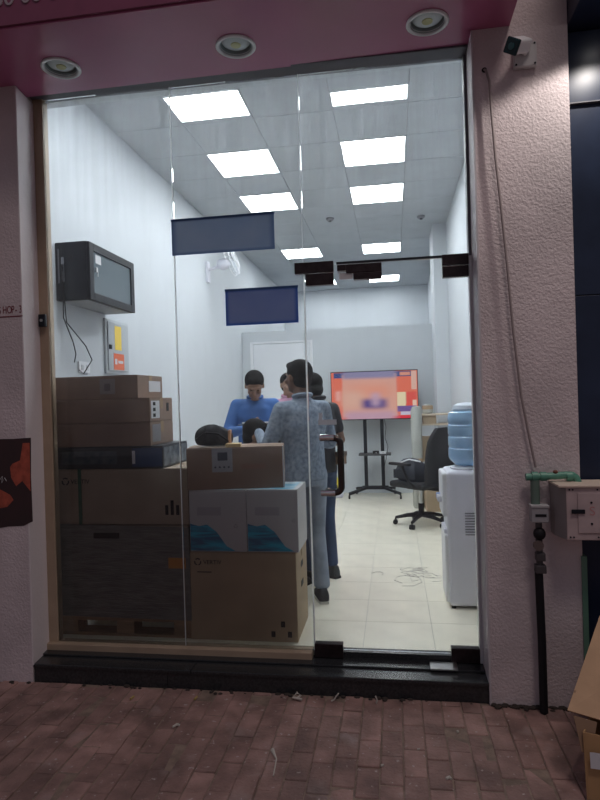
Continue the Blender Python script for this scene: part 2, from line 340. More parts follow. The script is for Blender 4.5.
# blue notices on the glass (contents blurred in the photograph)
def notice(name, label, x0, x1, z0, z1, c1, c2, two):
    m = bpy.data.materials.new(name); m.use_nodes = True; nt = m.node_tree; b = nt.nodes['Principled BSDF']; N = nt.nodes.new; L = nt.links.new
    b.inputs['Roughness'].default_value = .4
    om = nt.nodes['Material Output']; tl = N('ShaderNodeBsdfTranslucent'); ms = N('ShaderNodeMixShader'); ms.inputs[0].default_value = .4; L(b.outputs[0], ms.inputs[1]); L(tl.outputs[0], ms.inputs[2]); L(ms.outputs[0], om.inputs[0])
    tc = N('ShaderNodeTexCoord'); sp = N('ShaderNodeSeparateXYZ'); L(tc.outputs['Generated'], sp.inputs[0])
    def bump_(sock, a, e):
        p = N('ShaderNodeMath'); p.operation = 'SUBTRACT'; p.inputs[1].default_value = .5; L(sock, p.inputs[0])
        q = N('ShaderNodeMath'); q.operation = 'ABSOLUTE'; L(p.outputs[0], q.inputs[0])
        r = N('ShaderNodeMapRange'); r.inputs[1].default_value = a; r.inputs[2].default_value = e; r.inputs[3].default_value = 1; r.inputs[4].default_value = 0; L(q.outputs[0], r.inputs[0]); return r.outputs[0]
    mu = N('ShaderNodeMath'); mu.operation = 'MULTIPLY'; L(bump_(sp.outputs[0], .44, .49), mu.inputs[0]); L(bump_(sp.outputs[2], .40, .47), mu.inputs[1])
    n = N('ShaderNodeTexNoise'); n.inputs['Scale'].default_value = 3.5; L(tc.outputs['Object'], n.inputs['Vector'])
    mx = N('ShaderNodeMix'); mx.data_type = 'RGBA'; mx.inputs[6].default_value = (*c2, 1); mx.inputs[7].default_value = (*two, 1)
    L(n.outputs[0], mx.inputs[0]); m2 = N('ShaderNodeMix'); m2.data_type = 'RGBA'; m2.inputs[6].default_value = (*c1, 1); L(mx.outputs[2], m2.inputs[7]); L(mu.outputs[0], m2.inputs[0]); L(m2.outputs[2], b.inputs['Base Color']); L(m2.outputs[2], tl.inputs[0])
    t = thing(name, label, 'sign', ((x0 + x1) / 2, -.001, z0)); w = (x1 - x0) / 2; h = z1 - z0
    MB().add([(-w, -.0035, 0), (w, -.0035, 0), (w, -.0035, h), (-w, -.0035, h)], [(0, 1, 2, 3)]).build('printed_sheet', m, t)
    MB().box((-w - .003, -.0045, h - .010), (w + .003, .0, h + .003)).build('top_edge', mat('deep blue', (.01, .05, .16), .4), t)
    return t
notice('window_sign', 'wide blue and grey sign stuck high on the middle glass pane', -1.272, -.652, 2.318, 2.53, (.09, .14, .26), (.26, .29, .36), (.12, .19, .33))
notice('window_sign', 'small blue sign stuck on the glass left of the door fitting', -.955, -.526, 1.887, 2.098, (.012, .06, .26), (.17, .19, .31), (.06, .10, .26))

# ================================================================ INTERIOR SHELL
HC = 3.78
floor = group_struct('floor')
MB().box((-2.45, .03, -.12), (1.0, 9.6, -.004)).build('screed', groutm, floor)
tp = MB().box((.001, .001, -.006), (.410, .410, 0)).build('floor_tile', tilem, floor)
first = True
for i in range(-6, 3):
    for j in range(0, 14):
        x = -.2166 + .411 * i; y = .062 + .411 * j
        if x < -2.30: x0 = -2.30
        a = max(x, -2.30); b = min(x + .411, .77); d = min(y + .411, 5.65)
        if b - a < .02: continue
        if b - a > .409 and d - y > .409:
            if first: o = tp; first = False
            else: o = bpy.data.objects.new('floor_tile', tp.data); COL.objects.link(o); o.parent = floor
            o.location = (x, y, 0)
        else: MB().box((a, y, -.006), (b - .001, d - .001, 0)).build('floor_tile', tilem, floor)
ceil = group_struct('ceiling')
MB().box((-2.45, .0, HC + .01), (1.0, 9.6, HC + .12)).build('ceiling_slab', groutm, ceil)
xs = [-2.30, -2.28, -1.68, -1.08, -.42, .18, .77]
for a, b in zip(xs[1:-1], xs[2:]):
    if a == -2.28: a = -2.30
    for j in range(-3, 13):
        y = 2.05 + .6 * j; MB().box((a + .002, max(y, .03) + .002, HC), (b - .002, min(y + .6, 9.5) - .002, HC + .012)).build('ceiling_tile', ceilm, ceil, .0015, seg=1)
o = MB().box((-2.45, .03, -.1), (-2.30, 9.6, HC + .1)).build('wall_left', inwall); struct(o)
o = MB().box((.77, .03, -.1), (.92, 9.6, HC + .1)).build('wall_right', inwall); struct(o)
o = MB().box((-2.45, 9.5, -.1), (1.0, 9.6, HC + .1)).build('wall_back', inwall); struct(o)
o = MB().box((-2.45, .032, 3.325), (.92, .10, 3.95)).build('wall_front', inwall); struct(o)
o = MB().box((.59, 4.97, 0), (.77, 5.65, HC)).build('wall_pilaster', inwall); struct(o)
o = MB().box((-2.30, 5.65, 0), (.77, 5.75, 2.50)).build('wall_partition', inwall); struct(o)
dr = group_struct('door_2')
MB().box((-2.12, 5.635, 0), (-1.25, 5.652, 2.30)).build('door_leaf', mat('white door', (.74, .76, .80), .4), dr, .004)
MB().box((-2.17, 5.628, 0), (-2.13, 5.655, 2.34)).build('door_frame', whitep, dr); MB().box((-1.24, 5.628, 0), (-1.20, 5.655, 2.34)).build('door_frame', whitep, dr)
MB().box((-2.13, 5.628, 2.31), (-1.24, 5.655, 2.34)).build('door_frame', whitep, dr)
MB().tube([(-1.31, 5.635, 1.02), (-1.31, 5.58, 1.02), (-1.42, 5.58, 1.02)], .01).build('door_handle', steel, dr, smooth=True)
for nm, a, b in (('baseboard_left', (-2.30, .4, 0), (-2.288, 5.65, .08)), ('baseboard_right', (.758, .05, 0), (.77, 4.97, .08))):
    o = MB().box(a, b).build(nm, tilem); struct(o)

# ceiling light panels
def panel(x0, y0, x1, y1, lb):
    t = thing('ceiling_light', lb, 'light', ((x0 + x1) / 2, (y0 + y1) / 2, HC), group='square white ceiling light panels'); w = (x1 - x0) / 2; d = (y1 - y0) / 2
    f = MB().box((-w, -d, -.008), (w, -d + .012, 0)).box((-w, d - .012, -.008), (w, d, 0)).box((-w, -d + .012, -.008), (-w + .012, d - .012, 0)).box((w - .012, -d + .012, -.008), (w, d - .012, 0))
    f.build('light_frame', whitep, t); MB().box((-w + .012, -d + .012, -.0075), (w - .012, d - .012, -.001)).build('diffuser', emitp, t)
for row, x in (('left', -1.68), ('right', -.42)):
    panel(x, .14, x + .6, .56, 'unseen half size ceiling panel added for light in the %s row just inside the head of the glass' % row)  # unseen panels added to brighten cartons, dispenser and floor near the glass
    for k, y in enumerate((.85, 2.05, 3.25, 5.80, 8.25)):
        nm = ['nearest the glass front', 'second from the glass front', 'third from the glass front', 'above the partition', 'farthest, at the back wall'][k]
        y0 = y; y1 = y + .6
        if k == 0: y0, y1 = (.96, 1.38) if row == 'left' else (1.15, 1.38)
        panel(x, y0, x + .6, y1, 'lit square ceiling panel in the %s row, %s' % (row, nm))
for x, y, lb in ((.42, 4.55, 'small round smoke detector on the ceiling beside the pilaster'), (-.75, 4.35, 'small round smoke detector on the ceiling between the light rows')):
    t = thing('smoke_detector', lb, 'detector', (x, y, HC)); MB().lathe([(.05, 0), (.05, -.02), (.035, -.035), (.001, -.037)], n=20).build('housing', mat('grey detector', (.2, .2, .22), .5), t, smooth=True)
    MB().lathe([(.02, -.036), (.018, -.046), (.001, -.048)], n=14).build('sensor', blackp, t, smooth=True)

# ================================================================ LEFT WALL FITTINGS
rk = thing('wall_rack', 'black wall mounted network cabinet with glass door on left wall', 'cabinet', (-2.30, .46, 2.18))
MB().box((.0, 0, .0), (.235, .72, .405)).build('cabinet_body', blackm, rk, .006)
MB().box((.02, .03, -.003), (.22, .69, .0)).build('lit_underside', mat('grey underside light', (.30, .31, .33), .5), rk)  # added plate, its grey paints the light reflected onto the underside
df = MB().box((.237, .0, .0), (.257, .06, .40)).box((.237, .66, .0), (.257, .72, .40)).box((.237, .06, .345), (.257, .66, .40)).box((.237, .06, .0), (.257, .66, .055)).build('door', blackm, rk, .003)
MB().box((.240, .06, .055), (.247, .66, .345)).build('glass_panel', mat('smoked glass', (.14, .17, .19), .08), df)
MB().box((.257, .075, .20), (.267, .10, .235)).build('lock', steel, df, .002); MB().box((.267, .084, .17), (.271, .092, .20)).build('key', steel, df)
MB().box((.248, .10, .27), (.249, .18, .33)).build('sticker', paper, df)
MB().box((.02, -.002, .12), (.03, .0, .36)).build('side_label', mat('scuffed grey', (.15, .15, .17), .6), rk); MB().cyl((.11, -.003, .30), (.11, 0, .30), .022).build('cable_grommet', blackp, rk)
MB().box((.045, -.003, .13), (.065, .0, .30)).build('cable_tag', mat('grey tag', (.25, .27, .3), .5), rk)
cb = MB().tube([(.05, -.004, .25), (.055, -.02, .15), (.06, -.015, .0), (.05, .0, -.12), (.06, .10, -.28), (.045, .16, -.36), (.025, .17, -.42)], .004).build('power_cable', blackp, rk, smooth=True)
MB().tube([(.06, -.004, .25), (.065, -.018, .12), (.07, -.015, .0), (.06, .02, -.15), (.10, .20, -.30), (.11, .27, -.40), (.05, .25, -.50), (.02, .24, -.47)], .004).build('power_cable', blackp, rk, smooth=True)
so = thing('wall_socket', 'white double wall socket below the black network cabinet', 'socket', (-2.30, .72, 1.69)); MB().box((0, 0, 0), (.012, .16, .085)).build('face_plate', whitep, so, .003)
for yy in (.03, .10): MB().box((.012, yy, .02), (.016, yy + .03, .06)).build('switch', mat('grey switch', (.55, .57, .6), .4), so)
ep = thing('electrical_panel', 'grey metal electrical panel door with yellow and red stickers', 'panel', (-2.30, 1.13, 1.70))
MB().box((0, 0, 0), (.02, .42, .45)).build('panel_frame', mat('grey enamel', (.50, .53, .56), .4), ep, .003); MB().box((.02, .025, .025), (.03, .395, .425)).build('panel_door', mat('pale grey enamel', (.42, .45, .48), .4), ep, .003)
MB().box((.03, .035, .20), (.04, .07, .235)).build('latch', blackm, ep); MB().box((.03, .14, .20), (.0315, .26, .40)).build('yellow_sticker', mat('yellow sticker', (.85, .60, .08), .5), ep)
MB().box((.03, .11, .035), (.0315, .30, .17)).build('red_sticker', mat('orange red sticker', (.75, .16, .07), .5), ep)
MB().box((.0315, .13, .08), (.0322, .17, .125)).build('sticker_emblem', paper, ep); MB().box((.0315, .19, .09), (.0322, .28, .112)).build('sticker_emblem', paper, ep)
# wall fan
fn = thing('wall_fan', 'pale grey wall fan with wire cage, partly behind the wide blue sign', 'fan', (-2.30, 3.95, 3.12))
MB().box((0, -.05, -.16), (.03, .05, .10)).build('bracket', greyp, fn, .004)
MB().cyl((.02, 0, 0), (.20, 0, .04), .02).ell((.22, 0, .06), (.09, .07, .07)).build('motor', greyp, fn, smooth=True)
fm = Matrix.Translation((.30, 0, .10)) @ Matrix.Rotation(R(72), 4, 'Y')
cg = MB()
for rr, zz in ((.21, .0), (.20, .05), (.14, .08), (.08, .09)):
    cg.tube([(rr * cos(2 * pi * i / 24), rr * sin(2 * pi * i / 24), zz) for i in range(25)], .004, 5, M=fm)
for i in range(24):
    a = 2 * pi * i / 24; cg.tube([(.21 * cos(a), .21 * sin(a), 0), (.19 * cos(a), .19 * sin(a), .05), (.04 * cos(a), .04 * sin(a), .092)], .002, 4, M=fm)
cg.build('cage', whitep, fn)
for i in range(3):
    a = 2 * pi * i / 3; bm_ = fm @ Matrix.Rotation(a, 4, 'Z') @ Matrix.Translation((0, 0, .04)) @ Matrix.Rotation(R(22), 4, 'X')
    MB().prism([(.02, -.02), (.17, -.07), (.19, 0), (.16, .05), (.02, .02)], -.002, .002, bm_).build('blade', mat('grey blade', (.4, .44, .48), .4), fn)

# ================================================================ CARTONS
def carton(name, label, loc, w, d, h, m, rz=0, group=None, tp=True, hole=False):
    t = thing(name, label, 'box', loc, rz, group)
    MB().box((0, 0, 0), (w, d, h - .006)).build('carton_body', m, t, .004)
    for a, b in ((.001, d / 2 - .001), (d / 2 + .001, d - .001)): MB().box((.001, a, h - .0055), (w - .001, b, h)).build('top_flap', m, t, .001)
    if tp:
        MB().box((.0, d / 2 - .025, h), (w, d / 2 + .025, h + .0008)).box((w, d / 2 - .025, h - .07), (w + .0008, d / 2 + .025, h + .0008)).box((-.0008, d / 2 - .025, h - .07), (0, d / 2 + .025, h + .0008)).build('packing_tape', tape, t)
    if hole:
        MB().box((w, d * .40, h * .72), (w + .001, d * .62, h * .80)).build('hand_hole', ink, t)
    return t
def lab(t, name, m, x0, z0, x1, z1, e=.0012, side=None):
    if side == 'R': w = side_w[t.name]; return MB().box((w, x0, z0), (w + e, x1, z1)).build(name, m, t)
    return MB().box((x0, -e, z0), (x1, 0, z1)).build(name, m, t)
def emblem(t, x, z, s, m):
    mb = MB()
    for k in range(3):
        a = 2 * pi * k / 3 + pi / 2; p = [(x + s * cos(a + q), -.0008, z + s * sin(a + q)) for q in (-.75, 0, .75)]
        mb.tube(p, s * .22, 4)
    mb.build('printed_emblem', m, t)
# pallet
pl = thing('pallet', 'wooden pallet on the floor under the film wrapped crate', 'pallet', (-2.125, .10, 0))
for k in range(5): MB().box((.0, .01 + k * .115, .095), (.865, .09 + k * .115, .115)).build('deck_board', wood, pl, .002)
for k in range(3):
    for j in range(2): MB().box((.0 + k * .375, .01 + j * .42, .018), (.115 + k * .375, .13 + j * .42, .095)).build('block', wood, pl, .002)
for j in range(2): MB().box((.0, .01 + j * .42, .0), (.865, .13 + j * .42, .018)).build('bottom_board', wood, pl, .002)
t = thing('wrapped_crate', 'big crate wrapped in grey stretch film standing on the pallet', 'crate', (-2.125, .10, .115))
MB().box((0, 0, 0), (.865, .55, .58)).build('crate_body', cardg, t, .012)
fl = MB()
random.seed(3)
for k in range(7):
    z = .01 + k * .08; dz = random.uniform(-.02, .02); fl.add([(-.004, -.004 - .001 * k, z), (.869, -.004 - .001 * k, z + dz), (.869, -.004 - .001 * k, z + dz + .10), (-.004, -.004 - .001 * k, z + .10)], [(0, 1, 2, 3)])
    fl.add([(.869, -.005, z + dz), (.869, .556, z), (.869, .556, z + .1), (.869, -.005, z + dz + .1)], [(0, 1, 2, 3)])
fo = fl.build('film_wrap', film, t); sm = fo.modifiers.new('thick', 'SOLIDIFY'); sm.thickness = .0008
MB().box((.735, -.013, .32), (.845, -.011, .385)).build('orange_label', mat('orange label', (.50, .22, .05), .5), t)
MB().box((.25, -.013, .50), (.42, -.0115, .535)).build('printed_band', ink, t)
t = carton('large_carton', 'large dark carton with green strap and printed emblem on the wrapped crate', (-2.125, .10, .70), .87, .50, .345, cardg)
MB().box((.15, -.003, 0), (.172, .503, .348)).build('green_strap', mat('green strap', (.02, .09, .05), .4), t)
emblem(t, .065, .27, .022, ink); text('printed_lettering', 'VERTIV', .04, ink, (.10, -.0008, .255), FRONT, t)
for k in range(3): MB().box((.72 + k * .035, -.001, .06), (.74 + k * .035, 0, .12 + .03 * (k % 2))).build('printed_mark', ink, t)
t = carton('long_black_box', 'long black glossy box with a blue end on the large dark carton', (-2.13, .10, 1.047), .72, .44, .138, mat('black box card', (.03, .035, .045), .3, var=.3), tp=False)
MB().box((.52, -.0012, .012), (.715, 0, .126)).build('blue_print', mat('dark blue print', (.02, .045, .12), .4), t); MB().box((.52, -.002, .03), (.54, -.001, .11)).build('grey_mark', paper, t)
MB().box((.05, -.0012, .03), (.42, 0, .11)).build('dim_pattern', mat('dim blue pattern', (.02, .04, .06), .3, col2=(.08, .10, .11), vscale=25), t)
MB().box((.72, .02, .012), (.7215, .42, .126)).build('photo_end', mat('grey photo print', (.30, .33, .36), .3, col2=(.07, .09, .12), vscale=14), t)
t = carton('flat_carton', 'flat brown carton with grey slot label, under another flat carton', (-2.13, .10, 1.186), .645, .38, .147, cardd)
MB().box((.645, .03, .02), (.6465, .16, .13)).build('grey_label', mat('grey label', (.22, .21, .22), .6), t)
t = carton('flat_carton', 'flat brown carton with white vented label, second from stack top', (-2.13, .10, 1.334), .645, .38, .148, cardd)
MB().box((.645, .02, .02), (.6465, .15, .13)).build('white_label', paper, t)
for k in range(3): MB().box((.6465, .045, .028 + k * .036), (.647, .085, .050 + k * .036)).build('printed_mark', ink, t)
MB().box((.645, .27, .06), (.6462, .31, .115)).build('printed_mark', ink, t)
t = carton('flat_carton', 'topmost flat brown carton with white side label, leftmost stack', (-2.13, .10, 1.483), .57, .40, .145, cardd)
MB().box((.57, .17, .04), (.5715, .36, .11)).build('white_label', paper, t); MB().box((.32, -.0012, .03), (.42, 0, .125)).build('faded_sticker', mat('faded sticker', (.24, .20, .19), .5), t)
MB().box((.35, -.002, .05), (.39, -.001, .095)).build('sticker_mark', mat('faded mark', (.15, .12, .12), .5), t)
# right stack
t = carton('large_carton', 'large brown carton on the floor beneath two white boxes', (-1.262, .10, 0), .662, .42, .535, card)
emblem(t, .055, .475, .020, ink); text('printed_lettering', 'VERTIV', .036, ink, (.09, -.0008, .461), FRONT, t); MB().box((.05, -.001, .41), (.14, 0, .416)).build('printed_line', ink, t)
for z in (.40, .28): MB().box((.662, .17, z), (.664, .25, z + .035)).build('hand_hole', ink, t)
for a, b in ((.50, .03), (.56, .09), (.60, .03)): MB().box((a, -.001, b), (a + .025, 0, b + .035)).build('printed_mark', ink, t)
bw = mat('white box card', (.50, .49, .50), .45)
def wavem():
    m = bpy.data.materials.new('blue wave print'); m.use_nodes = True; nt = m.node_tree; b = nt.nodes['Principled BSDF']; N = nt.nodes.new; L = nt.links.new; b.inputs['Roughness'].default_value = .4
    tc = N('ShaderNodeTexCoord'); mp = N('ShaderNodeMapping'); mp.inputs['Rotation'].default_value = (0, R(38), 0); mp.inputs['Scale'].default_value = (4, 4, 26); L(tc.outputs['Object'], mp.inputs[0])
    n = N('ShaderNodeTexNoise'); n.inputs['Scale'].default_value = 1.3; n.inputs['Distortion'].default_value = .6; L(mp.outputs[0], n.inputs['Vector'])
    r = N('ShaderNodeValToRGB'); e = r.color_ramp.elements; e[0].position = .38; e[0].color = (.03, .14, .26, 1); e[1].position = .62; e[1].color = (.03, .42, .62, 1); L(n.outputs[0], r.inputs[0]); L(r.outputs[0], b.inputs['Base Color']); return m
wave = wavem()
for k, (x0, lb) in enumerate(((-1.252, 'white box with blue wave print, left of the pair'), (-.892, 'white box with blue wave print, right of the pair'))):
    wbx = .357 if k == 0 else .312
    t = carton('printed_box', lb, (x0, .10, .537), wbx, .34, .374, bw, group='white boxes with blue wave print', tp=False)
    MB().prism([(.004, .006), (.285, .006), (.23, .035), (.17, .12), (.11, .165), (.06, .155), (.004, .17)], 0, .0012, Matrix.Rotation(pi / 2, 4, 'X')).build('wave_print', wave, t)
    MB().box((.01, .02, .374), (wbx - .03, .31, .3752)).build('lid_print', mat('cyan lid print', (.05, .38, .60), .4, col2=(.5, .62, .7), vscale=9), t)
    MB().box((.05, -.001, .22), (.20, 0, .27)).build('blurred_title', mat('grey print', (.40, .39, .41), .5), t)
    emblem(t, .29 if k == 0 else .285, .19 if k else .155, .010, MT['grey label'])
t = carton('upright_carton', 'dark brown carton with grey keypad print, topmost of the front stack', (-1.255, .085, .912), .592, .27, .254, cardd, R(9.5))
g = MB().box((.155, -.0015, .105), (.28, 0, .25)).build('grey_print', mat('grey device print', (.30, .30, .32), .5), t)
MB().box((.19, -.0025, .175), (.25, -.0014, .225)).build('screen_print', mat('dark screen print', (.05, .06, .08), .4), t)
for k in range(4): MB().cyl((.175 + k * .027, -.0025, .135), (.175 + k * .027, -.0014, .135), .006).build('button_print', MT['dark screen print'], t)
MB().box((.592 - .008, -.0015, .0), (.5925, .002, .255)).build('white_edge', paper, t); MB().box((.33, -.001, .12), (.48, 0, .15)).build('faint_print', mat('faint print', (.26, .15, .11), .8), t)
MB().box((.24, .0, .2545), (.33, .10, .275)).build('yellow_packet', mat('tan packet', (.6, .42, .2), .6), t)
# black bag on top
bg = thing('black_bag', 'slumped black cloth bag on the keypad printed carton', 'bag', (-1.125, .24, 1.168), R(9))
bb = MB(); random.seed(11); rings = []
for j, (z, sx_, sy_) in enumerate(((0, .10, .06), (.02, .115, .075), (.06, .12, .08), (.10, .105, .068), (.125, .07, .045), (.137, .02, .015))):
    rings.append([(sx_ * cos(2 * pi * i / 20) * (1 + .08 * sin(5 * i + j)) - .15 * max(0, z - .06) * 0, sy_ * sin(2 * pi * i / 20) * (1 + .08 * cos(3 * i + j)), z + .008 * sin(i * 1.7 + j) * (j > 1) - (.02 if (cos(2 * pi * i / 20) > .6 and j > 3) else 0)) for i in range(20)])
o = bb.rings(rings).build('bag_body', mat('black cloth', (.012, .012, .016), .85, bump=.6, bscale=30), bg, smooth=True); o.modifiers.new('s', 'SUBSURF').render_levels = 2
MB().tube([(-.10, -.06, .05), (-.04, -.085, .09), (.04, -.08, .08), (.10, -.05, .03)], .006, 6).build('strap', MT['black cloth'], bg, smooth=True)
MB().box((.095, -.055, .0), (.112, .01, .10)).build('orange_trim', mat('faded orange', (.45, .25, .15), .7), bg, .004)

# ================================================================ WATER DISPENSER
wd = thing('water_dispenser', 'white floor standing water dispenser beside the glass door', 'water dispenser', (.335, .735, 0))
MB().box((.0, 0, .015), (.345, .34, .93)).build('cabinet', greyp, wd, .028, seg=4)
MB().box((-.028, .015, .62), (.01, .325, .915)).build('front_fascia', whitep, wd, .012, seg=3)
MB().box((-.020, .015, .04), (.01, .325, .50)).build('front_door', whitep, wd, .012, seg=3)
MB().box((-.02, .05, .50), (.005, .29, .53)).build('drip_tray', greyp, wd, .004)
for y, c in ((.10, (.6, .6, .66)), (.17, (.6, .6, .65)), (.24, (.2, .3, .6))):
    MB().box((-.055, y - .018, .71), (-.025, y + .018, .75)).build('tap', mat('tap %g' % y, c, .4), wd, .005)
vt = MB()
for k in range(9): MB().box((.115, -.004, .50 + k * .018), (.185, .001, .508 + k * .018)).build('vent_slat', mat('vent grey', (.22, .22, .26), .5), wd)
for x in (.03, .30):
    for y in (.03, .30): MB().cyl((x, y, 0), (x, y, .02), .015).build('foot', blackp, wd)
MB().lathe([(.12, .0), (.13, .012), (.10, .02)], (.165, .17, .93), 28).build('bottle_collar', whitep, wd, smooth=True)
bt = thing('water_bottle', 'clear blue upturned water bottle on the dispenser', 'bottle', (.50, .905, .945))
blue = mat('blue bottle plastic', (.42, .66, .92), .12, trans=.35, var=.03)
prof = [(.05, .005), (.09, .015), (.125, .05), (.132, .07)]
z = .07
for k in range(3): prof += [(.132, z + .055), (.126, z + .062), (.126, z + .072), (.132, z + .08)]; z += .08
prof += [(.132, .345), (.125, .375), (.10, .388), (.03, .385)]
MB().lathe(prof, n=36).build('bottle_body', blue, bt, smooth=True)
MB().box((.02, -.134, .16), (.06, -.120, .24)).build('dark_label', mat('dark blue label', (.05, .12, .25), .4), bt, .004)
MB().lathe([(.085, .385), (.095, .40), (.09, .425), (.06, .44), (.001, .445)], n=24).build('white_reflection_cap', mat('white bottle reflection', (.7, .76, .84), .7, bump=.3, bscale=20), bt, smooth=True)  # white cap shape stands for a reflection on the bottle's upturned bottom

# ================================================================ OFFICE CHAIR
def office_chair(label, loc, rz):
    t = thing('office_chair', label, 'chair', loc, rz)     # faces local -y
    fab = mat('black chair fabric', (.016, .016, .02), .8, bump=.3, bscale=120)
    MB().box((-.25, -.25, .43), (.25, .23, .50)).build('seat', fab, t, .03, seg=3)
    rr = []
    for k in range(9):
        z = .50 + k * .075; w = .235 - .0 * k - (.03 if k > 6 else 0) - (.05 if k == 8 else 0); y = .25 + .03 * sin(k / 8 * pi) * -1 + k * .012
        rr.append([(-w, y, z), (-w * .6, y + .03, z), (w * .6, y + .03, z), (w, y, z), (w, y + .045, z), (w * .6, y + .075, z), (-w * .6, y + .075, z), (-w, y + .045, z)])
    MB().rings(rr).build('backrest', fab, t, .012, seg=2, smooth=True)
    MB().tube([(0, .10, .42), (0, .30, .42), (0, .345, .50), (0, .36, .66)], .025).build('back_bracket', blackp, t, smooth=True)
    for s in (-1, 1):
        MB().tube([(s * .25, .12, .46), (s * .31, .10, .52), (s * .315, .02, .68), (s * .31, -.04, .70)], .016).build('arm_post', blackp, t, smooth=True)
        MB().box((s * .31 - .035, -.16, .69), (s * .31 + .035, .12, .72)).build('armrest', blackp, t, .012)
    MB().cyl((0, 0, .09), (0, 0, .24), .032).build('gas_cover', blackp, t, smooth=True); MB().cyl((0, 0, .24), (0, 0, .42), .018).build('gas_lift', steel, t, smooth=True)
    MB().box((-.10, -.12, .40), (.10, .12, .432)).build('tilt_plate', blackp, t, .006)
    for k in range(5):
        a = 2 * pi * k / 5 + .35; e = (.29 * cos(a), .29 * sin(a), .075)
        lg = MB().tube([(.02 * cos(a), .02 * sin(a), .115), (.15 * cos(a), .15 * sin(a), .105), e], [.030, .024, .016], 8).build('base_leg', blackp, t, smooth=True)
        c = MB(); q = Vector((-sin(a), cos(a), 0)); p = Vector((e[0], e[1], .027))
        c.cyl(p - q * .026, p - q * .006, .027, n=14).cyl(p + q * .006, p + q * .026, .027, n=14).cyl(p, p + Vector((0, 0, .045)), .008); c.build('caster', blackp, lg, smooth=True)
    return t
ch = office_chair('black swivel office chair with a dark bag on its seat', (.27, 3.42, 0), R(-133))
jb = thing('dark_backpack', 'dark navy backpack with white strap lying on the office chair', 'bag', (.19, 3.40, .50), R(-35))
rings = []
for j, (z, a, b_) in enumerate(((0, .17, .13), (.03, .19, .15), (.12, .185, .14), (.19, .15, .11), (.235, .09, .07), (.25, .02, .02))):
    rings.append([(a * cos(2 * pi * i / 20) * (1 + .07 * sin(4 * i + j)) - z * .1, b_ * sin(2 * pi * i / 20) * (1 + .07 * cos(3 * i)), z) for i in range(20)])
MB().rings(rings).build('bag_body', mat('navy nylon', (.012, .015, .028), .6, bump=.5, bscale=25), jb, smooth=True)
MB().tube([(-.10, -.12, .20), (.02, -.10, .245), (.14, -.06, .22)], .008, 6).build('white_strap', whitep, jb, smooth=True)
MB().box((-.17, -.14, .03), (-.02, -.125, .13)).build('front_pocket', MT['navy nylon'], jb, .01); MB().box((-.19, -.10, .17), (-.155, -.06, .20)).build('white_buckle', whitep, jb, .004)

# ================================================================ TELEVISION ON STAND
st = thing('television_stand', 'black wheeled television stand with a middle shelf', 'stand', (-.27, 5.36, 0))
for x in (-.155, .09): MB().box((x - .025, -.02, .12), (x + .025, .02, 1.62)).build('post', blackm, st, .003)
for s in (-1, 1):
    MB().tube([(-.03 + s * .10, 0, .13), (-.03 + s * .30, -.22, .09), (-.03 + s * .36, -.26, .075)], .024, 4).build('foot_bar', blackm, st); MB().tube([(-.03 + s * .10, 0, .13), (-.03 + s * .28, .17, .09)], .024, 4).build('foot_bar', blackm, st)
    for e in ((-.03 + s * .36, -.26), (-.03 + s * .28, .17)): MB().cyl((e[0] - .012, e[1], .03), (e[0] + .012, e[1], .03), .03).box((e[0] - .006, e[1] - .006, .03), (e[0] + .006, e[1] + .006, .09)).build('caster', blackp, st, smooth=True)
MB().box((-.22, -.03, .10), (.16, .03, .15)).build('cross_bar', blackm, st, .003)
MB().box((-.25, -.14, .60), (.21, .12, .625)).build('shelf', mat('dark grey shelf', (.05, .05, .055), .4), st, .003)
for z in (1.20, 1.55): MB().box((-.25, -.034, z), (.21, -.02, z + .04)).build('mounting_rail', blackm, st)
for x, lb in ((-.27, 'small black media box at left on the television stand shelf'), (-.20, 'small white box at right on the television stand shelf')):
    t = thing('media_box', lb, 'box', (x + (0 if x < -.25 else .03), 5.28, .625)); MB().box((-.05, -.03, 0), (.04, .04, .04 if x < -.25 else .03)).build('case', blackp if x < -.25 else whitep, t, .003); MB().box((-.01, -.032, .01), (.01, -.03, .02)).build('port', steel, t)
MB().tube([(.11, -.02, 1.2), (.15, -.03, 1.0), (.13, -.03, .85), (.17, -.03, .72), (.14, -.03, .55), (.10, -.02, .40)], .004).build('cable', blackp, st, smooth=True)
tv = thing('television', 'large flat television showing an orange and red picture on the wheeled stand', 'television', (-.275, 5.28, 1.115))
MB().box((-.625, -.0, .0), (.625, .03, .705)).build('bezel', blackm, tv, .004)
MB().box((-.25, .03, .15), (.25, .044, .55)).build('back_housing', blackp, tv, .01)
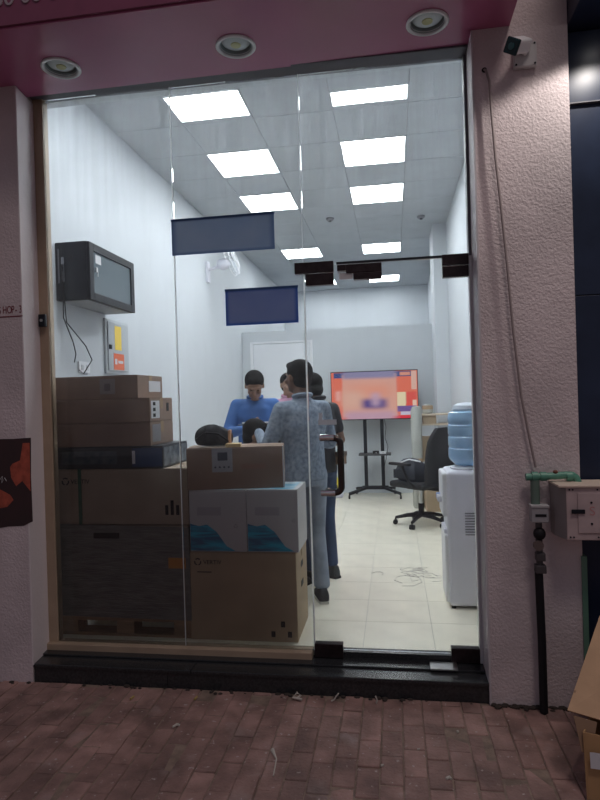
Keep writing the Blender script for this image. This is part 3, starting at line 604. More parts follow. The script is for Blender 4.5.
def screen_mat():
    m = bpy.data.materials.new('television picture'); m.use_nodes = True; nt = m.node_tree; nt.nodes.clear(); N = nt.nodes.new; L = nt.links.new
    o = N('ShaderNodeOutputMaterial'); e = N('ShaderNodeEmission'); L(e.outputs[0], o.inputs[0]); e.inputs[1].default_value = .80
    tc = N('ShaderNodeTexCoord'); sp = N('ShaderNodeSeparateXYZ'); L(tc.outputs['Generated'], sp.inputs[0])
    cur = None
    def rect(x0, x1, z0, z1, s, col):
        nonlocal cur
        fs = []
        for so, a, b in ((sp.outputs[0], x0, x1), (sp.outputs[2], z0, z1)):
            for p, q, lo, hi in ((a - s, a + s, 0, 1), (b - s, b + s, 1, 0)):
                r = N('ShaderNodeMapRange'); r.interpolation_type = 'SMOOTHSTEP'; r.inputs[1].default_value = p; r.inputs[2].default_value = q; r.inputs[3].default_value = lo; r.inputs[4].default_value = hi; L(so, r.inputs[0]); fs.append(r.outputs[0])
        k = fs[0]
        for f in fs[1:]:
            mu = N('ShaderNodeMath'); mu.operation = 'MULTIPLY'; L(k, mu.inputs[0]); L(f, mu.inputs[1]); k = mu.outputs[0]
        mx = N('ShaderNodeMix'); mx.data_type = 'RGBA'; L(k, mx.inputs[0]); mx.inputs[7].default_value = (*col, 1)
        if cur: L(cur, mx.inputs[6])
        else: mx.inputs[6].default_value = (.85, .20, .13, 1)
        cur = mx.outputs[2]
    rect(.03, .97, .88, .99, .002, (.05, .08, .25)); rect(.80, .92, .90, .97, .01, (.8, .35, .25)); rect(.93, .99, .60, .99, .005, (.8, .5, .42))
    rect(.80, .97, .30, .55, .004, (.75, .42, .30)); rect(.87, .985, .12, .55, .004, (.80, .12, .10)); rect(.94, .985, .12, .38, .004, (.9, .62, .5)); rect(.76, .86, .20, .55, .006, (.9, .75, .50)); rect(.76, .985, .14, .26, .006, (.20, .12, .35)); rect(.80, .97, .07, .14, .005, (.65, .6, .75)); rect(.6, .99, .0, .06, .004, (.8, .05, .08))
    rect(.13, .76, .05, .95, .02, (.80, .42, .34)); rect(.13, .76, .86, 1.1, .05, (.30, .28, .45)); rect(.2, .7, .45, .72, .12, (.85, .36, .26)); rect(.12, .38, .25, .60, .12, (.82, .48, .38)); rect(.15, .74, -.1, .16, .08, (.62, .38, .48)); rect(.36, .64, .22, .42, .07, (.10, .07, .28)); rect(.47, .56, .27, .55, .07, (.62, .42, .55)); rect(.05, .10, .40, .60, .03, (.9, .45, .4))
    L(cur, e.inputs[0]); return m
MB().box((-.615, -.003, .012), (.615, .0, .693)).build('screen', screen_mat(), tv)

# goods behind the chair
t = carton('tall_carton', 'tall brown carton standing on the floor behind the office chair', (.37, 4.15, 0), .24, .30, .50, card, R(4))
t = thing('wire_shelf', 'pale shelf frame with cartons behind the office chair', 'shelf', (.30, 4.55, 0))
for x in (0, .42):
    for y in (0, .28): MB().box((x, y, 0), (x + .02, y + .02, 1.22)).build('post', mat('pale wood strip', (.60, .50, .38), .7), t, .002)
for z in (.58, 1.05, 1.18): MB().box((0, 0, z), (.44, .30, z + .02)).build('shelf_board', MT['pale wood strip'], t, .002)
carton('small_carton', 'small brown carton on the top shelf behind the office chair', (.37, 4.56, 1.20 - .13), .17, .22, .105, card, 0, 'small cartons on the pale shelf')
carton('small_carton', 'small brown carton on the lower shelf behind the office chair', (.36, 4.56, .60), .20, .22, .30, card, 0, 'small cartons on the pale shelf')
bub = mat('bubble wrap', (.42, .43, .40), .25, bump=1, bscale=80)
for k, x in enumerate((.30, .46)):
    t = thing('wrapped_roll', ['bubble wrapped roll, left of two, on the floor by the pale shelf', 'bubble wrapped roll, right of two, on the top of the pale shelf'][k], 'roll', (x - .02, 4.44 if k == 0 else 4.70, 0 if k == 0 else 1.20), group='bubble wrapped rolls')
    H = 1.31 if k == 0 else .13
    MB().lathe([(.055, 0), (.07, .02), (.068, H * .5), (.07, H - .06), (.05, H - .01), (.01, H)], n=18).build('roll_body', bub, t, smooth=True)
    MB().lathe([(.0705, H * .45), (.0712, H * .45 + .02), (.0712, H * .45 + .03), (.0705, H * .45 + .05)], n=18, cap=False).build('tape_band', tape, t)
# grey bin with yellow bottle
t = thing('grey_crate', 'low grey plastic crate on the floor left of the television stand', 'crate', (-.90, 5.32, 0)); cr = MB()
cr.box((-.13, -.10, 0), (.13, .10, .01)).box((-.13, -.10, 0), (-.12, .10, .12)).box((.12, -.10, 0), (.13, .10, .12)).box((-.13, -.10, 0), (.13, -.09, .12)).box((-.13, .09, 0), (.13, .10, .12)).build('bin', greyp, t, .003); MB().box((-.14, -.11, .115), (.14, -.09, .125)).build('rim', greyp, t)
t = thing('yellow_bottle', 'yellow plastic bottle standing in the low grey crate', 'bottle', (-.87, 5.30, .01)); MB().lathe([(.05, 0), (.055, .02), (.055, .22), (.02, .29), (.02, .31)], n=18).build('bottle_body', mat('yellow plastic', (.75, .60, .03), .4), t, smooth=True); MB().lathe([(.024, .305), (.024, .335), (.005, .338)], n=14).build('cap', blackp, t); MB().box((-.03, -.058, .08), (.03, -.050, .17)).build('bottle_label', blackp, t)

# ================================================================ DESK
dk = thing('reception_desk', 'white reception desk among the standing men', 'desk', (-1.62, 1.30, 0))
MB().box((0, 0, .73), (.72, .42, .76)).build('desk_top', whitep, dk, .004)
for x in (.01, .68): MB().box((x, .02, 0), (x + .03, .40, .73)).build('side_panel', whitep, dk, .002)
MB().box((.04, .36, .25), (.68, .38, .73)).build('back_panel', whitep, dk)
mo = thing('desk_monitor', 'dark monitor with pale top edge on the white reception desk', 'monitor', (-1.07, 1.42, .76), R(6))
MB().box((-.17, -.012, .20), (.17, .02, .50)).build('monitor_shell', mat('dark grey shell', (.04, .045, .06), .4), mo, .005); MB().box((-.17, -.014, .498), (.17, .02, .508)).build('top_edge', whitep, mo)
MB().box((-.03, .0, .01), (.03, .03, .25)).build('stand_neck', blackp, mo); MB().box((-.10, -.07, 0), (.10, .08, .012)).build('stand_foot', blackp, mo, .003)

# ================================================================ PEOPLE
def remesh(o, vs, sm=6):
    r = o.modifiers.new('remesh', 'REMESH'); r.mode = 'VOXEL'; r.voxel_size = vs; r.use_smooth_shade = True
    s = o.modifiers.new('smooth', 'SMOOTH'); s.factor = .5; s.iterations = sm
def loft(mb, rs, n=20):      # rs: (centre, rx, ry, turn)
    out = []
    for c, rx, ry, a in rs:
        c = Vector(c); q = Matrix.Rotation(a, 3, 'Z'); out.append([c + q @ Vector((rx * cos(2 * pi * i / n), ry * sin(2 * pi * i / n), 0)) for i in range(n)])
    mb.rings(out)
def hand(mb, wrist, d, nrm, curl=.6, side=1):
    d = Vector(d).normalized(); nrm = Vector(nrm); nrm = (nrm - d * nrm.dot(d)).normalized(); s = d.cross(nrm) * side; w = Vector(wrist)
    for k in range(-1, 2): mb.cap(w + s * k * .016, w + d * .085 + s * k * .024, .015, .014)
    for k, L_ in enumerate((.068, .078, .073, .058)):
        p = w + d * .088 + s * (.033 - k * .022); d1 = (d + nrm * curl * .6).normalized(); d2 = (d + nrm * curl * 1.7).normalized(); d3 = (d + nrm * curl * 3).normalized()
        a = p + d1 * L_ * .45; b = a + d2 * L_ * .32; mb.cap(p, a, .0095, .0088); mb.cap(a, b, .0088, .008); mb.cap(b, b + d3 * L_ * .22, .008, .007)
    p = w + d * .025 + s * .030; a = p + (d * .6 + s * .7 + nrm * .3).normalized() * .04; mb.cap(p, a, .013, .011); mb.cap(a, a + (d + nrm * .6).normalized() * .03, .0105, .009)
def person(label, loc, rz, shirt, trousers, sk, J, sleeves='long', k=1.0, shoe=None, sole=None, neckcol=None, cat='person'):
    # local frame: person faces +y, origin on the floor between the feet
    D = dict(pel=(0, 0, .93), waist=(0, -.005, 1.05), chest=(0, 0, 1.26), neck=(0, -.01, 1.44), head=(0, .03, 1.585), face=(0, 1, 0), tilt=0., turn=0.,
             ls=(-.165, -.01, 1.375), rs=(.165, -.01, 1.375), le=(-.25, -.02, 1.10), re=(.25, -.02, 1.10), lw=(-.25, .10, .87), rw=(.25, .10, .87), lhd=(0, .2, -1), rhd=(0, .2, -1),
             lhn=(1, 0, 0), rhn=(-1, 0, 0), lh=(-.095, 0, .90), rh=(.095, 0, .90), lk=(-.10, .02, .49), rk=(.10, .02, .49), la=(-.10, -.02, .08), ra=(.10, -.02, .08), lt=(-.10, .14, .03), rt=(.10, .14, .03), w=1.0)
    D.update(J); V = lambda n: Vector(D[n]); W = D['w']
    t = thing('person', label, cat, loc, rz); t.scale = (k, k, k)
    mb = MB(); HM = Euler((D['tilt'], 0, D['turn'])).to_matrix(); hc = V('head')
    def H(x, y, z): return hc + HM @ Vector((x, y, z))
    e3 = Euler((D['tilt'], 0, D['turn']))
    mb.ell(H(0, -.012, .025), (.076, .094, .092), rot=e3, n=24, m=16); mb.ell(H(0, .012, -.035), (.060, .070, .085), rot=e3, n=20, m=14); mb.ell(H(0, .055, -.082), (.030, .026, .026), rot=e3)
    mb.cap(H(0, .086, .012), H(0, .104, -.022), .010, .015); mb.ell(H(0, .078, .028), (.052, .014, .010), rot=e3); mb.ell(H(0, .080, -.052), (.024, .010, .006), rot=e3); mb.ell(H(0, .078, -.063), (.020, .010, .007), rot=e3)
    for s in (-1, 1): mb.ell(H(s * .079, -.008, -.005), (.010, .019, .031), rot=e3); mb.ell(H(s * .042, .066, -.02), (.02, .018, .018), rot=e3)
    mb.cap(V('neck') - Vector((0, 0, .05)), H(0, -.02, -.05), .056, .052)
    loft(mb, [(V('pel') - Vector((0, 0, .03)), .14 * W, .10, 0), (V('waist'), .125 * W, .092, 0), (V('chest'), .15 * W, .10, 0), (V('chest') + (V('neck') - V('chest')) * .6, .14 * W, .085, 0), (V('neck'), .07, .06, 0)])
    for a in 'lr':
        mb.cap(V(a + 's'), V(a + 'e'), .046, .037); mb.cap(V(a + 'e'), V(a + 'w'), .038, .026); hand(mb, V(a + 'w'), D[a + 'hd'], D[a + 'hn'], side=1 if a == 'l' else -1)
        mb.cap(V(a + 'h'), V(a + 'k'), .075, .050); mb.cap(V(a + 'k'), V(a + 'a'), .050, .034); mb.cap(V(a + 'a') - Vector((0, .01, .02)), V(a + 'a').lerp(V(a + 't'), .62) + Vector((0, 0, .0)), .030, .022)
    o = mb.build('body', sk, t); remesh(o, .0075, 3)
    # shirt
    mb = MB(); up_ = V('neck') - V('chest')
    loft(mb, [(V('pel') - Vector((0, 0, .06)), .172 * W, .128, 0), (V('waist') - Vector((0, 0, .06)), .165 * W, .122, 0), (V('waist') + (V('chest') - V('waist')) * .4, .160 * W, .120, 0), (V('chest'), .182 * W, .128, 0), (V('chest') + up_ * .55, .160 * W, .105, 0), (V('chest') + up_ * .82, .105 * W, .078, 0), (V('neck') + Vector((0, 0, .005)), .068, .062, 0)])
    for a in 'lr':
        mb.cap(V(a + 's'), V(a + 'e') if sleeves == 'long' else V(a + 's').lerp(V(a + 'e'), .62), .062, .054)
        mb.cap(V(a + 's'), V('chest') + up_ * .6, .060, .08)
        if sleeves == 'long': mb.cap(V(a + 'e'), V(a + 'e').lerp(V(a + 'w'), .92), .053, .036)
    mb.ell(V('neck') + Vector((0, -.005, .01)), (.070, .066, .028))
    o = mb.build('shirt', shirt, t); remesh(o, .013, 3)
    # collar
    mb = MB(); c = V('neck') + Vector((0, 0, .03)); pts = [c + Vector((.066 * cos(q), .062 * sin(q) - .004, -.012 * sin(q))) for q in [pi / 2 + .35 + i * (2 * pi - .7) / 16 for i in range(17)]]
    mb.tube(pts, .013, 6).build('collar', neckcol or shirt, t, smooth=True)
    # trousers
    mb = MB(); loft(mb, [(V('pel') - Vector((0, 0, .10)), .155 * W, .118, 0), (V('pel'), .160 * W, .120, 0), (V('pel') + Vector((0, 0, .07)), .150 * W, .112, 0)])
    for a in 'lr':
        mb.cap(V(a + 'h'), V(a + 'k'), .090, .066); an = V(a + 'k').lerp(V(a + 'a'), .93); mb.cyl(V(a + 'k'), an, .066, .058, 18); mb.ell(V(a + 'k'), .067); mb.ell(an, (.058, .058, .02))
    o = mb.build('trousers', trousers, t); remesh(o, .012, 3)
    # shoes
    for a in 'lr':
        mb = MB(); an = V(a + 'a'); tt = V(a + 't'); dd = (tt - an); dd.z = 0; dd.normalize(); hz = tt.z - .03
        ang = math.atan2(dd.y, dd.x) - pi / 2; M = Matrix.Translation((an.x, an.y, hz + .0)) @ Matrix.Rotation(ang, 4, 'Z')
        def ring(y, hw, z0, z1): return [(-hw, y, z0), (-hw, y, z0 + (z1 - z0) * .5), (-hw * .6, y, z1), (hw * .6, y, z1), (hw, y, z0 + (z1 - z0) * .5), (hw, y, z0)]
        sh = mb.rings([ring(-.075, .02, .018, .06), ring(-.06, .036, .018, .10), ring(0, .040, .018, .11), ring(.06, .044, .018, .085), ring(.12, .048, .018, .06), ring(.17, .040, .018, .048), ring(.195, .018, .018, .035)], M=M).build('shoe', shoe or blackp, t, .006, smooth=True)
        MB().prism([(-.03, -.078), (.03, -.078), (.045, .0), (.052, .12), (.04, .18), (0, .20), (-.04, .18), (-.052, .12), (-.045, .0)], .0, .02, M).build('sole', sole or blackp, sh)
    # hair
    mb = MB(); mb.ell(H(0, -.028, .046), (.088, .100, .088), rot=e3, n=22, m=14); mb.ell(H(0, -.05, -.02), (.074, .062, .062), rot=e3, n=18, m=12); mb.ell(H(0, .035, .088), (.062, .050, .032), rot=e3)
    o = mb.build('hair', hairm, t); remesh(o, .009, 2)
    for s in (-1, 1): MB().ell(H(s * .030, .077, .004), (.010, .006, .0045), rot=e3).build('eye', eyem, t, smooth=True); MB().ell(H(s * .031, .084, .026), (.015, .003, .0025), rot=e3).build('eyebrow', hairm, t, smooth=True)
    return t
denim = mat('faded denim shirt', (.33, .39, .47), .85, bump=1, bscale=16, vscale=42, col2=(.18, .23, .31))
jeans = mat('grey blue jeans', (.27, .32, .40), .85, bump=.7, bscale=14, var=.25, vscale=10)
djeans = mat('dark blue jeans', (.028, .055, .125), .85, bump=.6, bscale=14, var=.3, vscale=8)
blues = mat('blue shirt', (.045, .13, .36), .8, bump=.5, bscale=12, var=.15)
blacks = mat('black shirt', (.022, .022, .028), .85, bump=.4, bscale=12)
pinks = mat('pink shirt', (.55, .30, .42), .8, bump=.4, bscale=12)
pales = mat('pale grey shirt', (.42, .46, .50), .8, bump=.4, bscale=12)
shoed = mat('dark shoe', (.03, .035, .04), .7); solew = mat('off white sole', (.6, .6, .55), .6)

A = person('person in faded denim shirt and grey jeans seen from behind, nearest the glass', (-.65, .82, 0), R(36), denim, jeans, skin, dict(
    le=(-.27, .02, 1.10), lw=(-.235, .25, 1.22), lhd=(.1, .8, .5), lhn=(1, 0, .2), re=(.27, .08, 1.12), rw=(.10, .30, 1.14), rhd=(-.3, 1, .2), rhn=(-1, 0, .3),
    la=(-.11, .02, .08), lt=(-.13, .17, .03), rk=(.095, .01, .49), ra=(.10, -.05, .08), rt=(.15, .09, .03), head=(-.01, .035, 1.60), turn=R(18)), shoe=shoed, sole=solew)
C_ = person('person in black shirt and dark jeans, partly behind the denim shirt', (-.615, 1.36, 0), R(48), blacks, djeans, skin, dict(
    le=(-.24, .08, 1.13), lw=(-.12, .30, 1.12), re=(.235, -.03, 1.12), rw=(.20, .20, 1.04), rhd=(-.5, 1, .1), rhn=(-1, 0, 0), lhd=(.5, 1, 0), lhn=(1, 0, 0), head=(0, .06, 1.545), tilt=R(-18)), k=.985, sleeves='short', shoe=shoed)
pt = MB().box((.09, -.155, .93), (.18, -.11, 1.03)).build('tool_pouch', mat('brown patch', (.20, .11, .06), .6), C_, .008); MB().box((.088, -.158, .995), (.182, -.108, 1.034)).build('pouch_flap', mat('dark brown flap', (.10, .055, .035), .6), pt, .004); MB().cyl((.135, -.162, 1.002), (.135, -.157, 1.002), .006).build('snap', steel, pt)
Bp = person('person in blue long sleeved shirt looking down at a phone', (-1.26, 1.98, 0), R(192), blues, djeans, skin2, dict(
    neck=(0, .02, 1.42), head=(0, .10, 1.545), tilt=R(-36), le=(-.25, .08, 1.13), lw=(-.10, .30, 1.18), lhd=(.6, .7, .2), lhn=(.2, 0, 1), re=(.25, .08, 1.13), rw=(.06, .32, 1.18), rhd=(-.5, .8, .2), rhn=(-.2, 0, 1)), k=1.02)
ph = thing('mobile_phone', 'small dark phone held by the person in the blue shirt', 'phone', (-1.292, 1.60, 1.235), R(197)); MB().box((-.036, -.008, -.0), (.036, .075, .009)).build('phone_body', blackp, ph, .003); MB().box((-.032, -.003, .009), (.032, .07, .0098)).build('screen', mat('phone screen', (.2, .25, .3), .2), ph)
Dp = person('person in pink shirt standing farthest back between two men', (-1.12, 2.95, 0), R(-160), pinks, djeans, skin2, dict(), k=1.01)
Ep = person('person seated low in pale shirt with black hair, below the blue shirt', (-1.08, .88, 0), R(-32), pales, djeans, skin2, dict(
    pel=(0, -.05, .56), waist=(0, -.05, .68), chest=(0, 0, .90), neck=(0, .03, 1.09), head=(.03, .09, 1.215), tilt=R(-18), turn=R(-52),
    ls=(-.16, .02, 1.04), rs=(.16, .02, 1.04), le=(-.24, .06, .76), re=(.23, .08, .76), lw=(-.14, .28, .80), rw=(.14, .28, .80), lhd=(.3, 1, 0), rhd=(-.3, 1, 0), lhn=(0, 0, -1), rhn=(0, 0, -1),
    lh=(-.10, 0, .53), rh=(.10, 0, .53), lk=(-.12, .38, .54), rk=(.12, .38, .54), la=(-.12, .36, .10), ra=(.12, .36, .10), lt=(-.12, .5, .03), rt=(.12, .5, .03)), k=.97)
stl = thing('round_stool', 'round stool hidden under the seated person', 'stool', (-1.09, .83, 0)); MB().lathe([(.16, .40), (.17, .41), (.17, .44), (.15, .45)], n=24).build('seat', blackp, stl, smooth=True)
for k in range(4): a = pi / 4 + k * pi / 2; MB().cyl((.13 * cos(a), .13 * sin(a), .41), (.17 * cos(a), .17 * sin(a), 0), .011).build('leg', steel, stl, smooth=True)

# ================================================================ PILLAR FITTINGS
cc = thing('security_camera', 'white and black security camera on the pillar below the canopy', 'camera', (.70, -.22, 3.14))
MB().box((-.055, -.035, -.06), (.055, 0, .06)).build('mount_box', mat('pale mount', (.55, .55, .56), .5), cc, .004)
for x in (-.045, .045):
    for z in (-.05, .05): MB().cyl((x, -.038, z), (x, -.034, z), .005).build('screw', blackm, cc)
MB().cyl((0, -.03, 0), (-.02, -.06, .02), .012).build('arm', whitep, cc, smooth=True)
cmx = Matrix.Translation((-.035, -.085, .02)) @ Euler((R(28), R(35), R(-25))).to_matrix().to_4x4()
MB().box((-.033, -.07, -.033), (.033, .06, .033), cmx).build('camera_housing', whitep, cc, .012, seg=3)
fc = MB().box((-.036, -.085, -.036), (.036, -.068, .036), cmx).build('camera_face', mat('teal black face', (.01, .04, .05), .15), cc, .006); MB().cyl(cmx @ Vector((0, -.09, 0)), cmx @ Vector((0, -.084, 0)), .016).build('lens', mat('lens glass', (.03, .12, .14), .05), fc, smooth=True)
pc = thing('hanging_cable', 'thin grey cable hanging down the pillar from a hole to the water pipe', 'cable', (.51, -.235, 3.09))
MB().tube([(-.005, .012, .01), (.0, -.004, .0), (.014, -.012, -.06), (.02, -.012, -.21), (.033, -.014, -.45), (.053, -.014, -.70), (.075, -.014, -1.0), (.095, -.014, -1.33), (.125, -.014, -1.66), (.16, -.014, -1.88), (.185, -.012, -2.02)], .0065, 7).build('cable_sheath', mat('dull grey cable', (.30, .25, .25), .6), pc, smooth=True)
MB().lathe([(.014, 0), (.012, .006), (.004, .008)], n=12, M=Matrix.Translation((-.004, .016, .01)) @ Matrix.Rotation(pi / 2, 4, 'X')).build('grommet', blackp, pc)
wp = thing('water_pipe', 'black riser pipe with green elbow pipe and small meter on the pillar', 'pipe', (.695, -.275, GZ))
gp = mat('green pipe plastic', (.10, .30, .22), .4); 
MB().tube([(0, 0, 0), (.0, 0, .35), (-.006, 0, .72)], .020, 12).build('riser', blackp, wp, smooth=True)
MB().box((-.024, -.03, .70), (.026, .02, .74)).box((-.020, -.026, .76), (.024, .018, .80)).cyl((0, 0, .70), (0, 0, 1.0), .016).build('valve_body', mat('dull brass', (.09, .085, .09), .5, metal=.5), wp, .004)
MB().ell((0, -.012, .895), (.03, .03, .032)).build('valve_knob', blackp, wp, smooth=True); MB().cyl((-.01, -.035, .84), (-.01, -.02, .84), .025).build('valve_cap', mat('rusty cap', (.12, .09, .085), .6), wp, smooth=True)
MB().box((-.042, -.045, .955), (.040, .01, 1.035)).build('meter_body', mat('grey meter', (.34, .34, .36), .5), wp, .005); MB().box((-.044, -.05, 1.03), (.042, .012, 1.042)).build('meter_lid', mat('pale lid', (.45, .45, .46), .5), wp, .002); MB().box((-.024, -.047, .985), (.028, -.044, .998)).build('meter_window', blackp, wp)
MB().cyl((-.012, 0, 1.03), (-.012, 0, 1.16), .022).build('union', mat('dull green fitting', (.12, .18, .15), .5), wp, smooth=True)
MB().tube([(-.055, .0, 1.175), (-.02, .0, 1.176), (.05, -.0, 1.178), (.14, -.0, 1.184), (.165, -.0, 1.182), (.182, -.0, 1.17), (.19, -.0, 1.15), (.19, -.0, 1.12)], .018, 12).build('green_pipe', gp, wp, smooth=True)
for x, r_ in ((-.012, .024), (.028, .023), (.15, .024)): MB().cyl((x - .014, 0, 1.177), (x + .014, 0, 1.178), r_).build('coupling', gp, wp, smooth=True)
MB().cyl((.19, 0, 1.125), (.19, 0, 1.105), .024).build('coupling', gp, wp, smooth=True); MB().ell((.085, -.005, 1.20), (.012, .012, .010)).build('tap_screw', mat('rust', (.16, .06, .04), .7), wp, smooth=True)
mx_ = thing('meter_cabinet', 'pinkish metal meter cabinet with black latch mounted beside the green pipe', 'cabinet', (.765, -.40, .74))
pk = mat('pink grey enamel', (.50, .40, .40), .5, var=.15, vscale=8)
MB().box((.03, 0, 0), (.62, .18, .255)).build('cabinet_body', pk, mx_, .004)
MB().prism([(.0, .10), (.03, 0), (.03, .18), (.0, .18)], .0, .25).build('side_flange', mat('grey enamel side', (.30, .27, .27), .5), mx_, .002)
MB().box((-.005, -.012, .252), (.63, .185, .262)).build('cabinet_lid', mat('cream lid', (.72, .60, .50), .5), mx_, .002)
dd = MB().box((.08, -.006, .035), (.56, 0, .225)).build('door', pk, mx_, .002); MB().box((.05, -.014, .128), (.11, -.006, .148)).build('latch', blackm, dd, .002)
for x, z in ((.14, .18), (.14, .08), (.21, .20), (.21, .06), (.30, .18), (.30, .08)): MB().cyl((x, -.009, z), (x, -.006, z), .005).build('rivet', blackm, dd)
for x in (.045, .06, .17, .30): MB().cyl((x, -.003, .24), (x, 0, .24), .004).build('rivet', blackm, mx_); MB().cyl((x, -.003, .015), (x, 0, .015), .004).build('rivet', blackm, mx_)
text('red_scrawl', 'S', .06, mat('faded red paint', (.50, .25, .25), .8), (.13, -.0065, .12), FRONT, mx_, .0004); text('red_scrawl', 'H', .06, MT['faded red paint'], (.20, -.0065, .085), FRONT, mx_, .0004)
# stencil and poster on the left pillar
red = mat('stencil red', (.16, .02, .03), .8)
s_ = thing('stencil_lettering', 'dark red stencilled SHOP - 3 lettering on the left pillar', 'lettering', (-2.262, -.221, 1.995)); xx = 0
for chh in 'SHOP-3':
    o = text('letter', chh, .062, red, (xx, 0, 0), FRONT, s_); o.scale = (.62, 1, 1); xx += .028 if chh not in 'P-' else .024
MB().box((-.34, -.0015, -.022), (.155, .0, -.016)).build('painted_line', red, s_)
ps = thing('torn_poster', 'torn dark poster with orange red patches on the left pillar', 'poster', (-2.34, -.2215, .74))
mp_ = mat('torn poster print', (.045, .020, .022), .75, col2=(.035, .018, .02), vscale=9)
MB().prism([(-.30, -.02), (-.05, -.01), (.10, .015), (.20, .02), (.258, .045), (.255, .30), (.262, .53), (.15, .525), (-.30, .53)], 0, .0015, Matrix.Rotation(pi / 2, 4, 'X')).build('poster_sheet', mp_, ps)
rd = mat('orange red print', (.42, .085, .05), .7, var=.3, vscale=20); M_ = Matrix.Translation((0, -.0012, 0)) @ Matrix.Rotation(pi / 2, 4, 'X')
MB().prism([(.13, .30), (.16, .25), (.20, .28), (.25, .22), (.253, .50), (.21, .50), (.19, .40), (.14, .38), (.125, .36)], 0, .001, M_).build('red_patch', rd, ps)
MB().prism([(-.02, .16), (.04, .12), (.10, .13), (.14, .17), (.12, .20), (.06, .23), (.0, .25), (-.02, .22)], 0, .001, M_).build('red_patch', rd, ps)
MB().prism([(-.28, .20), (-.2, .14), (-.1, .2), (-.15, .33), (-.25, .36)], 0, .001, M_).build('red_patch', rd, ps)
MB().tube([(.06, -.003, .29), (.075, -.003, .31), (.07, -.003, .27), (.09, -.003, .30), (.10, -.003, .28)], .0016, 4).build('white_scrawl', paper, ps)
for z in (1.31, 1.29): pass
# ================================================================ CARDBOARD BOX ON THE PAVEMENT
bx = thing('open_carton', 'open brown cardboard box lying on the pavement below the meter cabinet', 'box', (.83, -.80, GZ), R(-14))
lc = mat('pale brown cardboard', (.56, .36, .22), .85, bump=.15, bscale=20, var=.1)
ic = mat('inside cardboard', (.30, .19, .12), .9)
bx.location = (0, 0, 0); bx.rotation_euler = (0, 0, 0)
def slab(name, q, m, th=.006):
    q = [Vector(v) for v in q]; n = (q[1] - q[0]).cross(q[2] - q[0]).normalized() * th
    return MB().add([tuple(v) for v in q] + [tuple(v - n) for v in q], [(0, 1, 2, 3), (7, 6, 5, 4), (0, 4, 5, 1), (1, 5, 6, 2), (2, 6, 7, 3), (3, 7, 4, 0)]).build(name, m, bx)
P1, P2, P3, P4 = (.655, -.86, .165), (1.15, -.92, .06), (1.34, -.50, .38), (.915, -.45, .405)
slab('lid_flap', [P1, P2, P3, P4], lc)
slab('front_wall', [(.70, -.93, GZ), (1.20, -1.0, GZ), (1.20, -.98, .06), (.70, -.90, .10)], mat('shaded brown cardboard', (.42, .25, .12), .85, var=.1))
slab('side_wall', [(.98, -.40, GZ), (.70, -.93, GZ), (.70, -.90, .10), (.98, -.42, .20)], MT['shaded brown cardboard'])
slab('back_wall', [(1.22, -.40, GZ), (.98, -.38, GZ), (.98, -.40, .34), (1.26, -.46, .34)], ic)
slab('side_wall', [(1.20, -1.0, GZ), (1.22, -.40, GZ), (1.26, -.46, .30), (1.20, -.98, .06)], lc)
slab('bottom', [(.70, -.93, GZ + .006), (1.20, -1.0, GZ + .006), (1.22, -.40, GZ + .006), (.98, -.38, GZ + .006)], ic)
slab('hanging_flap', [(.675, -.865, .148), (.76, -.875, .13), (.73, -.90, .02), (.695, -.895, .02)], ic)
e1 = Vector(P2) - Vector(P1); e2 = Vector(P4) - Vector(P1); nn = e1.cross(e2).normalized() * .001
def onlid(u, v): return Vector(P1) + e1 * u + e2 * v + nn
slab('yellow_tape', [onlid(.20, .24), onlid(.55, .24), onlid(.55, .42), onlid(.20, .42)], tapeb, .0008)
slab('flap_crease', [onlid(.0, .165), onlid(1, .165), onlid(1, .185), onlid(.0, .185)], ic, .0008)
slab('paper_label', [(.715, -.936, -.02), (.80, -.948, -.02), (.80, -.942, .04), (.715, -.93, .04)], paper, .0005)

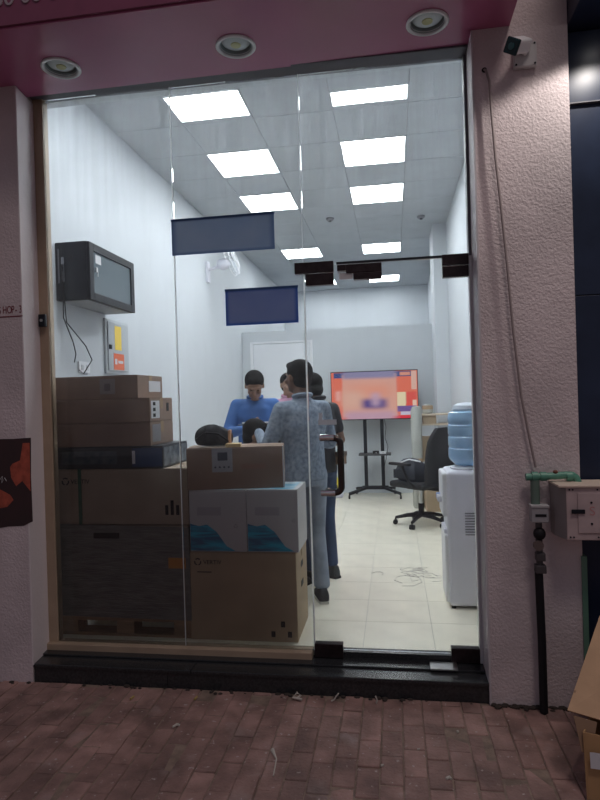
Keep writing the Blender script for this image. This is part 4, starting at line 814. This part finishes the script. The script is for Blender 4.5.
# ================================================================ LITTER
def litter(label, x, y, pts, r, m):
    t = MB().tube(pts, r, 6).build('litter', m, None, smooth=True); t.location = (x, y, GZ); return tag(t, label, 'litter')
wl_ = mat('dirty white scrap', (.55, .52, .47), .8); yl = mat('yellow scrap', (.45, .33, .12), .8)
litter('white crumpled scrap against the middle of the black step', -.555, -.27, [(0, 0, .006), (.02, .01, .02), (.0, .02, .03), (-.02, .0, .012), (.03, -.01, .008)], .007, wl_)
litter('thin curled white strip by the black step', -.355, -.27, [(-.015, 0, .003), (.0, .0, .01), (.012, .0, .03), (.025, .0, .045)], .004, wl_)
litter('short white twig by the black step under the door', -.135, -.27, [(0, 0, .003), (.005, 0, .02), (-.003, .0, .04)], .004, wl_)
litter('long pale stick with a round head on the pavers', -.56, -.80, [(-.03, .06, .006), (.0, .0, .004), (.01, -.12, .004)], [.010, .003, .003], wl_)
litter('yellow cigarette end left of the step middle', -1.10, -.33, [(0, 0, .006), (.004, .03, .006)], .006, yl)
litter('yellow cigarette end near the left window frame', -1.45, -.36, [(0, 0, .006), (.006, .03, .006)], .006, yl)
litter('white paper scrap on the pavers in front of the door', .17, -.86, [(0, 0, .004), (.015, .01, .006), (.02, .0, .004)], .006, wl_)
litter('small white paper scrap below the door handle side', -.10, -.80, [(0, 0, .004), (.012, .004, .005)], .005, wl_)
litter('pale scrap on the pavers left of the long stick', -1.12, -.60, [(0, 0, .004), (.015, .02, .008), (.03, .02, .004)], .006, wl_)
litter('tiny white scrap on the pavers before the right door edge', .06, -.66, [(0, 0, .003), (.012, .0, .004)], .004, wl_)
litter('small white pebble on the pavers near the pillar', .25, -.50, [(0, 0, .004), (.008, .003, .004)], .006, wl_)

# ================================================================ DIRT AND SCUFFS
random.seed(5); db = MB()
for k in range(150):
    x = random.uniform(.46, 1.0) if k < 90 else random.uniform(-3.2, .45); y = (-.225 if x > .45 or x < -2.13 else -.215) - abs(random.gauss(0, .014)); q = random.uniform(.004, .013)
    db.ell((x, y, GZ + q * .3), (q * 1.6, q, q * .7), 7, 5)
tag(db.build('dirt_debris', mat('dark dirt', (.045, .035, .03), .95)), 'dark dirt gathered along the foot of the pillars and step', 'dirt', kind='stuff')
sc = MB()
for k in range(16):
    a = random.uniform(0, 2 * pi); cx, cy = random.gauss(.12, .12), random.gauss(1.5, .16); q = random.uniform(.03, .09)
    sc.tube([(cx + q * cos(a + t * .9) * (1 + .2 * t), cy + q * 1.6 * sin(a + t * .9), .0012) for t in range(5)], .0022, 4)
tag(sc.build('scuff_marks', mat('grey scuff', (.50, .47, .42), .8), floor), kind='stuff')
